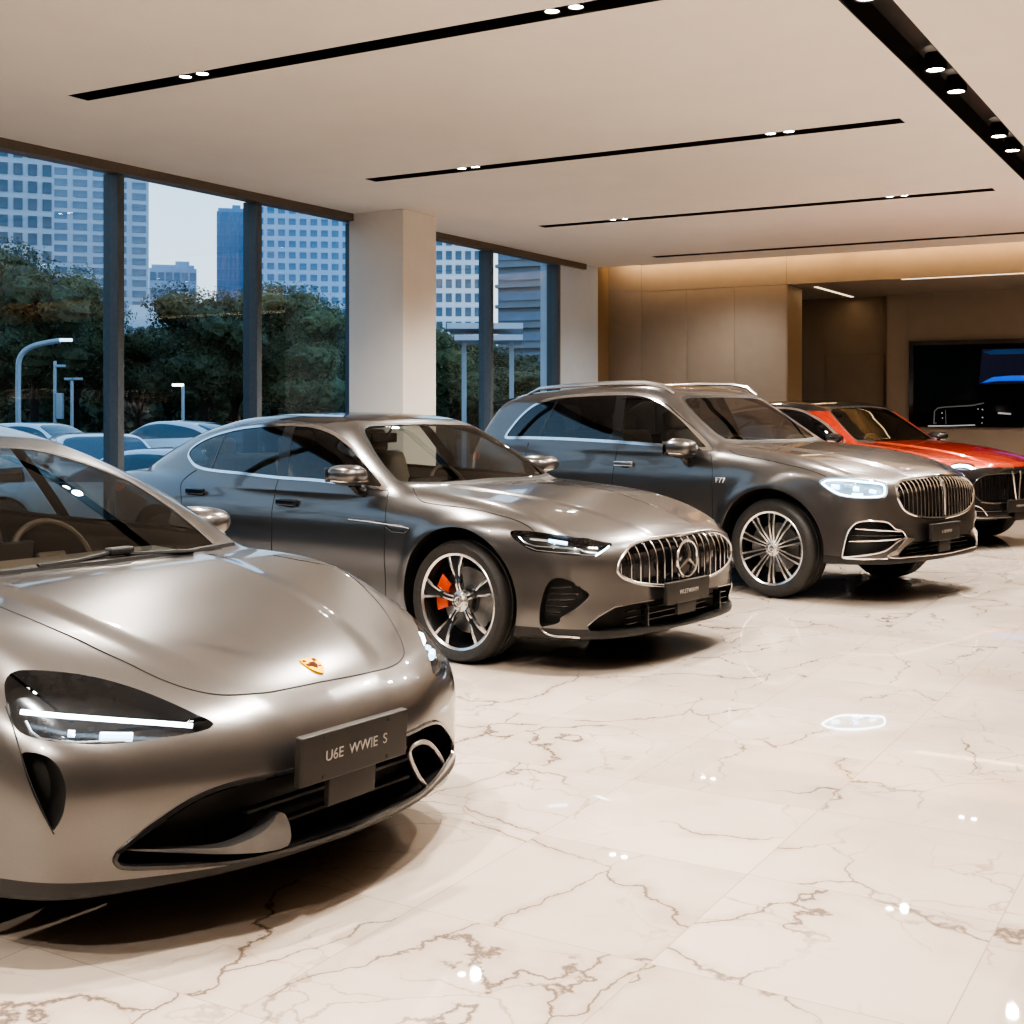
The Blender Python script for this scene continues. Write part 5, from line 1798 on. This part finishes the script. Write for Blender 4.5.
def downlight(loc, parent, r=.05):
    if not DL:
        a = MB(); a.lathe([(0, .018), (r * .78, .016)], 24, 'Z'); DL.append(a)
        a = MB(); a.lathe([(r * .78, .03), (r * .80, .012), (r, .010), (r * 1.05, .05), (r * .9, .12)], 24, 'Z'); DL.append(a)
        o = DL[1].build('downlight', M_TRACK, parent); e = DL[0].build('emitter', M_LAMP, o)
        DL[:] = [o, e]
    else:
        o = DL[0].copy(); C.objects.link(o); o.parent = parent
        e = DL[1].copy(); C.objects.link(e); e.parent = o
    s = r / .05
    o.location = loc; o.scale = (s, s, 1)
# ------------------------------------------------------------------ outside the windows
ZG = -.25
M_ASPH = mat('asphalt', (.10, .105, .11), .85, noise=.15, nscale=8)
M_WHITEP = paint('white_car_paint', (.80, .83, .86), .35, .0)
M_WHITEP.node_tree.nodes['Principled BSDF'].inputs['Metallic'].default_value = 0
M_DKGL = mat('parked_car_glass', (.09, .135, .165), .05, spec=.8, noise=.1)
M_POLE = mat('grey_pole_paint', (.45, .52, .58), .5, .2, noise=.05)
M_BARK = mat('tree_bark', (.035, .028, .022), .9, noise=.3)


def leaf_mat(name, col):
    m = mat(name, col, .6, noise=.45, nscale=1.2)
    return m


def at(px_, py_, d):
    """point seen at a place of the photo at this depth"""
    X = (px_ - 512) / FPX * d
    x, y = c2w(X, d)
    return Vector((x, y, CAMH - (py_ - HORY) / FPX * d))


def parked_car(label, pose, proto=[None], m=None):
    if proto[0] is None:
        S = dict(SPEC2)
        c = Car(S, (0, 10, 0), .034, (-2.75, -1.1, .02), (2.6, 1.1, 1.6))
        r = empty('parked_car')
        b = Builder(c, r, M_WHITEP)
        b.arches((1.455, -1.475), .36, .41)
        dlo = catmull([(-1.65, 1.10), (-1.3, 1.25), (-.7, 1.355), (-.2, 1.38), (.25, 1.30), (.6, 1.08), (.72, .99), (-.3, 1.01), (-1.4, 1.05)], True, 4)
        i = b.cut(b.g_of(dlo, 'side', lambda P, N: N[:, 1] < -.25))
        for q in sides(i): mo('side_window', q, M_DKGL, r)
        for nm, h, cnd in (('windscreen', [(0, 1.41), (-.55, 1.38), (-.66, 1.18), (-.72, 1.02), (0, 1.02)], SCREEN_F), ('back_glass', [(0, 1.40), (-.55, 1.36), (-.64, 1.15), (-.6, 1.06), (0, 1.05)], SCREEN_R)):
            i = b.cut(b.g_of(mirror_poly(catmull(h, False, 3)), 'front', cnd, False))
            if i is not None: mo(nm, i, M_DKGL, r)
        i = b.cut(b.g_of(mirror_poly([(0, .74), (-.5, .72), (-.6, .6), (-.5, .48), (0, .46)]), 'front', FRONT, False)); mo('grille', i, M_BLACK, r)
        hp = catmull([(1.75, .70), (1.75, .78), (2.05, .76), (2.2, .70), (2.1, .67)], True, 3)
        i = b.cut(b.g_of(catmull([(.55, .82), (.75, .84), (1.0, .76), (1.12, .70), (.9, .68)], True, 3), 50, CORNER))
        if i is not None:
            for q in sides(i): mo('headlight', q, M_REFL, r)
        generic_rear(b, .82, .92, .86)
        b.body(lambda V: V[:, 2] - .26)
        t = MB(); t.lathe([(.24, .11), (.30, .125), (.35, .11), (.36, .05), (.36, -.05), (.35, -.11), (.30, -.125), (.24, -.11)], 28, 'Y')
        w = MB(); w.lathe([(0, -.09), (.1, -.085), (.22, -.10), (.25, -.09)], 20, 'Y')
        wp = t.build('wheel', M_RUBBER, r); w.build('wheel_cover', M_ALLOY, wp)
        first = True
        for x in (1.455, -1.475):
            for sg in (-1, 1):
                o = wp if first else wp.copy()
                if not first:
                    C.objects.link(o); k = wp.children[0].copy(); C.objects.link(k); k.parent = o
                first = False
                o.location = (x, sg * .84, .36); o.rotation_euler = (0, 0, 0 if sg < 0 else PI)
        for sg in (-1, 1): mirror_shell('door_mirror', .22, .15, .13, M_WHITEP, r, (.62, sg * 1.03, 1.04), sg)
        proto[0] = r; o = r
    else:
        o = copy_tree(proto[0])
    px_, d, yaw, sc = pose
    X = (px_ - 512) / FPX * d
    o.location = (*c2w(X, d), ZG); o.rotation_euler = (0, 0, yaw + TH)
    o.scale = (1, 1, sc)
    tag(o, label, 'car', 'white cars parked outside the window')
    return o


def make_tree(seed, h, w, mleaf, n=15000, ls=.12):
    rnd = random.Random(seed); rs = np.random.RandomState(seed)
    r = empty('tree')
    t = MB()
    tops = []
    t.tube([(0, 0, 0), (rnd.uniform(-.1, .1), .05, h * .25), (rnd.uniform(-.2, .2), 0, h * .5)], [.22, .17, .12], 8)
    blobs = []
    for k in range(13):
        a = rnd.uniform(0, 2 * PI); rr = rnd.uniform(.15, .75) * w * .5
        z = rnd.uniform(.36, .92) * h
        rr *= 1.1 - .65 * max(0, (z / h - .55) / .45)
        p = Vector((rr * math.cos(a), rr * math.sin(a), z)); blobs.append((p, w * rnd.uniform(.13, .24)))
        t.tube([(0, 0, h * rnd.uniform(.22, .42)), tuple(p * .5 + Vector((0, 0, h * .2))), tuple(p)], [.09, .06, .03], 6)
    blobs.append((Vector((0, 0, h * .62)), w * .3))
    t.build('trunk', M_BARK, r)
    V = []; Fc = []
    tot = sum(b[1] ** 2 for b in blobs)
    for p, rad in blobs:
        m = int(n * rad * rad / tot)
        d = rs.normal(size=(m, 3)); d /= np.linalg.norm(d, axis=1, keepdims=True)
        rr = rad * (.55 + .45 * rs.rand(m) ** .5) * (1 + .16 * np.sin(d[:, 0] * 7 + seed) * np.sin(d[:, 1] * 6) + .10 * np.sin(d[:, 2] * 9))
        c = np.array(p) + d * rr[:, None] * np.array([1, 1, .82])
        u = rs.normal(size=(m, 3)); u -= d * (u * d).sum(1, keepdims=True) * .7; u /= np.linalg.norm(u, axis=1, keepdims=True)
        v = np.cross(d + .5 * rs.normal(size=(m, 3)), u); v /= np.linalg.norm(v, axis=1, keepdims=True)
        s = ls * (.6 + .9 * rs.rand(m))[:, None]
        base = len(V)
        q = np.stack([c - u * s * .5, c + v * s * .32, c + u * s * .5, c - v * s * .32], 1).reshape(-1, 3)
        V.extend(q.tolist())
        Fc.extend([[base + 4 * i, base + 4 * i + 1, base + 4 * i + 2, base + 4 * i + 3] for i in range(m)])
        # dark inner mass so the crown is not see-through
        bm = bmesh.new(); bmesh.ops.create_icosphere(bm, subdivisions=3, radius=rad * .58)
        b0 = len(V)
        for vv in bm.verts:
            co = vv.co * (1 + .22 * math.sin(vv.co.x * 9 + seed) * math.sin(vv.co.z * 8))
            V.append((co.x + p.x, co.y + p.y, co.z * .82 + p.z))
        bm.verts.index_update()
        Fc.extend([[b0 + x.index for x in ff.verts] for ff in bm.faces]); bm.free()
    o = mesh_obj('foliage', np.array(V), Fc, mleaf, r, None, False)
    return r


def tower(label, px0, px1, d, ztop, depth, m_wall, m_win, floors, cols, win, yaw=None, face_cols=0, zbase=ZG, band=False, zlow=0, name='tower_block', cat='building', m_side=None):
    """building whose front edge spans px0..px1 at depth d; windows set in the front (and one flank)"""
    a, b = at(px0, HORY, d), at(px1, HORY, d)
    W = (b - a).length
    yaw = TH + math.atan((512 - (px0 + px1) / 2) / FPX) + (yaw or 0)
    r = empty(name, ((a.x + b.x) / 2, (a.y + b.y) / 2, zbase), yaw, label, cat)
    H = ztop - zbase
    q = MB(); q.box((0, depth / 2, H / 2), (W, depth, H)); q.box((0, depth / 2, H + .5), (W * .9, depth * .9, 1.0)); q.box((W * .2, depth * .4, H + 1.4), (W * .3, depth * .3, 2.0))
    q.build('facade', m_wall, r)
    dx, dz = W / cols, (H - zlow) / floors
    cnt = [0]; proto = [None, None]; rest = MB()
    def win_at(x, y, z, flank):
        w, h = (win[0] * dx, win[1] * dz)
        if flank: w = win[0] * depth / max(face_cols, 1)
        if cnt[0] >= 98:
            if flank: rest.box((x, y, z), (.3, w, h))
            else: rest.box((x, y, z), (w, .3, h))
            return
        cnt[0] += 1
        k = 1 if flank else 0
        if proto[k] is None:
            q = MB(); q.box((0, 0, 0), (.3, w, h) if flank else (w, .3, h)); proto[k] = q.build('window', m_win, r); o = proto[k]
        else:
            o = proto[k].copy(); C.objects.link(o); o.parent = r
        o.location = (x, y, z)
    for f in reversed(range(floors)):
        z = zlow + dz * (f + .5)
        for c_ in range(cols): win_at(-W / 2 + dx * (c_ + .5), -.05, z, False)
        for c_ in range(face_cols): win_at(W / 2 + .05, depth * (c_ + .5) / face_cols, z, True)
    if rest.v:
        o = rest.build('window', m_win, r); o['kind'] = 'stuff'
    if band:
        for f in range(floors + 1):
            q = MB(); q.box((0, -.25, zlow + dz * f), (W * 1.01, .6, dz * .16)); q.build('floor_band', m_wall, r)
    return r


def outside():
    g = MB(); g.add([(XW - .25, -60, ZG), (XW - .25, 120, ZG), (-260, 260, ZG), (-260, -60, ZG)], [[0, 1, 2, 3]])
    o = g.build('ground_outside', M_ASPH); o['kind'] = 'structure'
    parked_car('white parked car broadside at far left, roof just above the foreground car', (48, 28, R(-15), 1.0))
    parked_car('white parked car turned towards the building, left of the first window post', (100, 20.5, R(-62), .93))
    parked_car('white parked car farthest back, just right of the first window post', (166, 33.0, R(160), 1.0))
    parked_car('white parked car closest behind the tail of the fastback sedan', (150, 16.4, R(165), .86))
    parked_car('white parked car at the far left edge, mostly cut off by the frame', (-62, 24.0, R(-30), .97))
    # trees
    mats = [leaf_mat('dark_green_leaves', (.088, .115, .060)), leaf_mat('mid_green_leaves', (.135, .165, .075)), leaf_mat('olive_leaves', (.165, .175, .085))]
    protos = [make_tree(3, 9, 8, mats[0]), make_tree(8, 8, 8, mats[1]), make_tree(15, 7.5, 7, mats[2])]
    T = [  # px, depth, px of top, kind, label
        (34, 46, 243, 0, 'tallest dark tree at the left edge, behind the curved street lamp'),
        (-14, 50, 262, 0, 'dark tree cut by the left frame edge'),
        (76, 54, 275, 1, 'rounded green tree left of the first window post'),
        (140, 56, 334, 2, 'low pale tree just right of the first window post'),
        (168, 60, 326, 1, 'green tree below the small distant block'),
        (205, 48, 288, 0, 'dense dark tree left of the second window post'),
        (236, 54, 296, 0, 'dark tree behind the second window post'),
        (276, 52, 292, 2, 'olive tree in front of the blue tower, right of the second post'),
        (312, 50, 305, 1, 'green tree in front of the blue tower, middle of the third pane'),
        (345, 56, 312, 0, 'dark tree beside the column'),
        (452, 44, 330, 1, 'green tree in the far window beside the column'),
        (474, 50, 340, 0, 'dark tree in the far window left of its post'),
        (515, 46, 372, 2, 'small olive tree in the far window below the canopy')]
    used = set()
    for k, (x, d, ytop, kd, lab) in enumerate(T):
        o = protos[kd] if kd not in used else copy_tree(protos[kd])
        used.add(kd)
        p = at(x, HORY, d); zt = at(x, ytop - 4, d).z
        o.location = (p.x, p.y, ZG); o.rotation_euler = (0, 0, k * 1.3)
        s = (zt - ZG) / (9.1, 8.2, 7.6)[kd]
        sx = max(s, .8)
        o.scale = (sx, sx, s)
        tag(o, lab, 'tree', 'trees beyond the car park')
    # undergrowth closing the view below the crowns, plus unseen leaves added to darken reflections
    hb = random.Random(5); rs = np.random.RandomState(4)
    V = []; Fc = []
    for i in range(24000):
        if i < 6000:
            x = rs.uniform(-40, 600); d = rs.uniform(69, 74); p = at(x, HORY, d); z = ZG + rs.rand() * 4.6
        else:
            y = rs.uniform(-60, 19); p = Vector((-33 + 1.5 * math.sin(y * .4) + rs.uniform(-3, 3), y, 0)); z = ZG + rs.rand() ** 1.1 * (7.5 + 2 * math.sin(y * .55) + 1.5 * math.sin(y * 1.3))  # unseen leaf row, added so the car sides mirror less sky
        u = rs.normal(size=3); u /= np.linalg.norm(u); v = np.cross(u, rs.normal(size=3)); v /= np.linalg.norm(v)
        s = rs.uniform(.3, .75) * (1 if i < 6000 else .95); b0 = len(V); c = np.array([p.x, p.y, z])
        V += [tuple(c - u * s * .5), tuple(c + v * s * .35), tuple(c + u * s * .5), tuple(c - v * s * .35)]; Fc.append([b0, b0 + 1, b0 + 2, b0 + 3])
    o = mesh_obj('thicket_and_reflected_hedge', np.array(V), Fc, mats[0], None, None, False); tag(o, 'dark thicket of bushes under the trees, with an added unseen hedge that darkens reflections', 'bushes', kind='stuff')
    a, b = at(-60, HORY, 77), at(640, HORY, 77)
    q = MB(); q.add([(-37, -62, ZG), (-37, 18, ZG), (-37, 18, 6), (-37, -62, 6)], [[0, 1, 2, 3]]); q.add([(a.x, a.y, ZG), (b.x, b.y, ZG), (b.x, b.y, 4.2), (a.x, a.y, 4.2)], [[0, 1, 2, 3]]); o = q.build('thicket_backing', mat('dark_backing', (.03, .038, .036), .9, noise=.4, nscale=.6)); o['kind'] = 'structure'  # dark backing sheets; the unseen left one is added to darken car reflections
    # street lamps
    d = 40
    t = empty('street_lamp', tuple(at(19, HORY, d).xy) + (ZG,), 0, 'curved-arm grey street lamp at the left edge of the window', 'street lamp')
    o0 = Vector(t.location)
    q = MB(); P = [o0, at(18.5, 365, d), at(22, 354, d), at(31, 347, d), at(45, 343, d), at(60, 340.5, d)]
    q.tube([tuple(p - o0) for p in catmull([tuple(p) for p in P], False, 4) for p in [Vector(p)]], .085, 8); q.build('pole', M_POLE, t)
    q = MB(); c_ = at(66, 340, d) - o0; q.box(tuple(c_), (.36, .2, .10), TH, .03); q.build('lamp_head', mat('street_lamp_head', (.8, .9, .95), .4, emit=(.8, .95, 1), es=1.2), t)
    for (x, yt, yh, lab, lit) in ((55, 361, 366, 'slim straight pole with a camera head and a control box, left pane', 0), (72, 378, 379, 'short pole with twin heads left of the first window post', 0), (183, 386, 385, 'slim pole with one lit lamp head right of the first window post', 1)):
        d = 42
        t = empty('lamp_pole', tuple(at(x, HORY, d).xy) + (ZG,), 0, lab, 'lamp post'); o0 = Vector(t.location)
        q = MB(); q.tube([(0, 0, 0), tuple(at(x, yt, d) - o0)], .055, 8); q.build('pole', M_POLE, t)
        q = MB()
        for sx in ((-5,) if lit else ((5,) if x == 55 else (-2, 5))):
            q.box(tuple(at(x + sx, yh, d) - o0), (.36, .14, .09), TH, .02)
        q.build('lamp_head', mat('street_lamp_lit', (1, .95, .85), .4, emit=(1, .93, .8), es=3.5) if lit else M_POLE, t)
        if x == 55:
            q = MB(); q.box(tuple(at(60, 406, d) - o0), (.20, .2, .85), TH, .01); q.build('control_box', M_POLE, t)
    # buildings
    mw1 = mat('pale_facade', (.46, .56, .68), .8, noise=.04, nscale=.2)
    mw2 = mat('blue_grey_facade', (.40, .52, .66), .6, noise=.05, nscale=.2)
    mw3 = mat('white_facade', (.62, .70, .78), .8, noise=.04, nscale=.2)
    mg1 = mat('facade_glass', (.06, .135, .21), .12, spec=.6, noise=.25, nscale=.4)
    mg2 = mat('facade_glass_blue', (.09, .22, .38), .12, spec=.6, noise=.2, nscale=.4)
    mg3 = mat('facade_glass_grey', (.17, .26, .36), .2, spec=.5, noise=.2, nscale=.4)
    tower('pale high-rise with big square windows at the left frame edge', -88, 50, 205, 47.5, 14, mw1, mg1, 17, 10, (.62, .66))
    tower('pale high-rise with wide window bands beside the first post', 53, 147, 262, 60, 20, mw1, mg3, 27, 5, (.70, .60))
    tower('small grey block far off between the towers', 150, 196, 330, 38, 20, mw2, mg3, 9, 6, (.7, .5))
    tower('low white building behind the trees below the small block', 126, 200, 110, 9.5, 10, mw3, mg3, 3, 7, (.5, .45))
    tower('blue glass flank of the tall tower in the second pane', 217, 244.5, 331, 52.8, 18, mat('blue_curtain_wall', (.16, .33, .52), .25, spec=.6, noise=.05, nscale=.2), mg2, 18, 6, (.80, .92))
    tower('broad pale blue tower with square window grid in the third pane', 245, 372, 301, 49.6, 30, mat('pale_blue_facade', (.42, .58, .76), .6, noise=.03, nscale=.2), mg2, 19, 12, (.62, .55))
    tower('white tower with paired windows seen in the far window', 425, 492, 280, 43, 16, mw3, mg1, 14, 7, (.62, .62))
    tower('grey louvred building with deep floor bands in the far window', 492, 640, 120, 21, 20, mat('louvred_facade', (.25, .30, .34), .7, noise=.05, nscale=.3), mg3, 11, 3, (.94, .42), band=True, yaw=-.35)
    # entrance canopy
    d = 36
    a, b = at(447, 326, d), at(523, 326, d); W = (b - a).length
    t = empty('entrance_canopy', ((a.x + b.x) / 2, (a.y + b.y) / 2, ZG), TH, 'white flat canopy on posts seen through the far window', 'canopy')
    q = MB(); z = at(480, 326, d).z - ZG
    q.box((0, 1.2, z), (W, 2.6, .16)); q.box((.1, 1.2, z - .32), (W * .9, 2.4, .16)); q.build('canopy_roof', mw3, t)
    for sx in (-.3, .35):
        q = MB(); q.box((W * sx, 1.4, (z - .3) / 2), (.14, .14, z - .3)); q.build('canopy_post', M_POLE, t)
# ------------------------------------------------------------------ assemble
def main():
    room()
    outside()
    build_car1(); build_car2(); build_car3(); build_car4()
    sc = bpy.context.scene
    cam = bpy.data.cameras.new('camera'); co = bpy.data.objects.new('camera', cam); C.objects.link(co)
    cam.sensor_width = 36; cam.lens = FPX / 1024 * 36; cam.shift_y = -(512 - HORY) / 1024
    cam.clip_end = 1000
    co.location = (0, 0, CAMH); co.rotation_euler = (PI / 2, 0, TH); sc.camera = co
    w = bpy.data.worlds.new('overcast_dusk_sky'); sc.world = w; w.use_nodes = True
    nt = w.node_tree; bg = nt.nodes['Background']
    tc = nt.nodes.new('ShaderNodeTexCoord'); sp = nt.nodes.new('ShaderNodeSeparateXYZ')
    nt.links.new(tc.outputs['Generated'], sp.inputs[0])
    cr = nt.nodes.new('ShaderNodeValToRGB'); e = cr.color_ramp.elements
    e[0].position = 0.0; e[0].color = (.80, .84, .88, 1)
    e[1].position = .75; e[1].color = (.20, .38, .62, 1)
    k = e.new(.22); k.color = (.60, .75, .90, 1)
    nt.links.new(sp.outputs['Z'], cr.inputs[0]); nt.links.new(cr.outputs[0], bg.inputs['Color'])
    bg.inputs['Strength'].default_value = 1.15
    cy = sc.cycles
    cy.use_denoising = True
    cy.max_bounces = 10; cy.diffuse_bounces = 4; cy.glossy_bounces = 5; cy.transmission_bounces = 8; cy.transparent_max_bounces = 24
    cy.caustics_reflective = False; cy.caustics_refractive = False
    cy.sample_clamp_indirect = 6
    sc.view_settings.view_transform = 'AgX'
    sc.view_settings.look = 'AgX - High Contrast'
    sc.view_settings.exposure = 0.5


main()
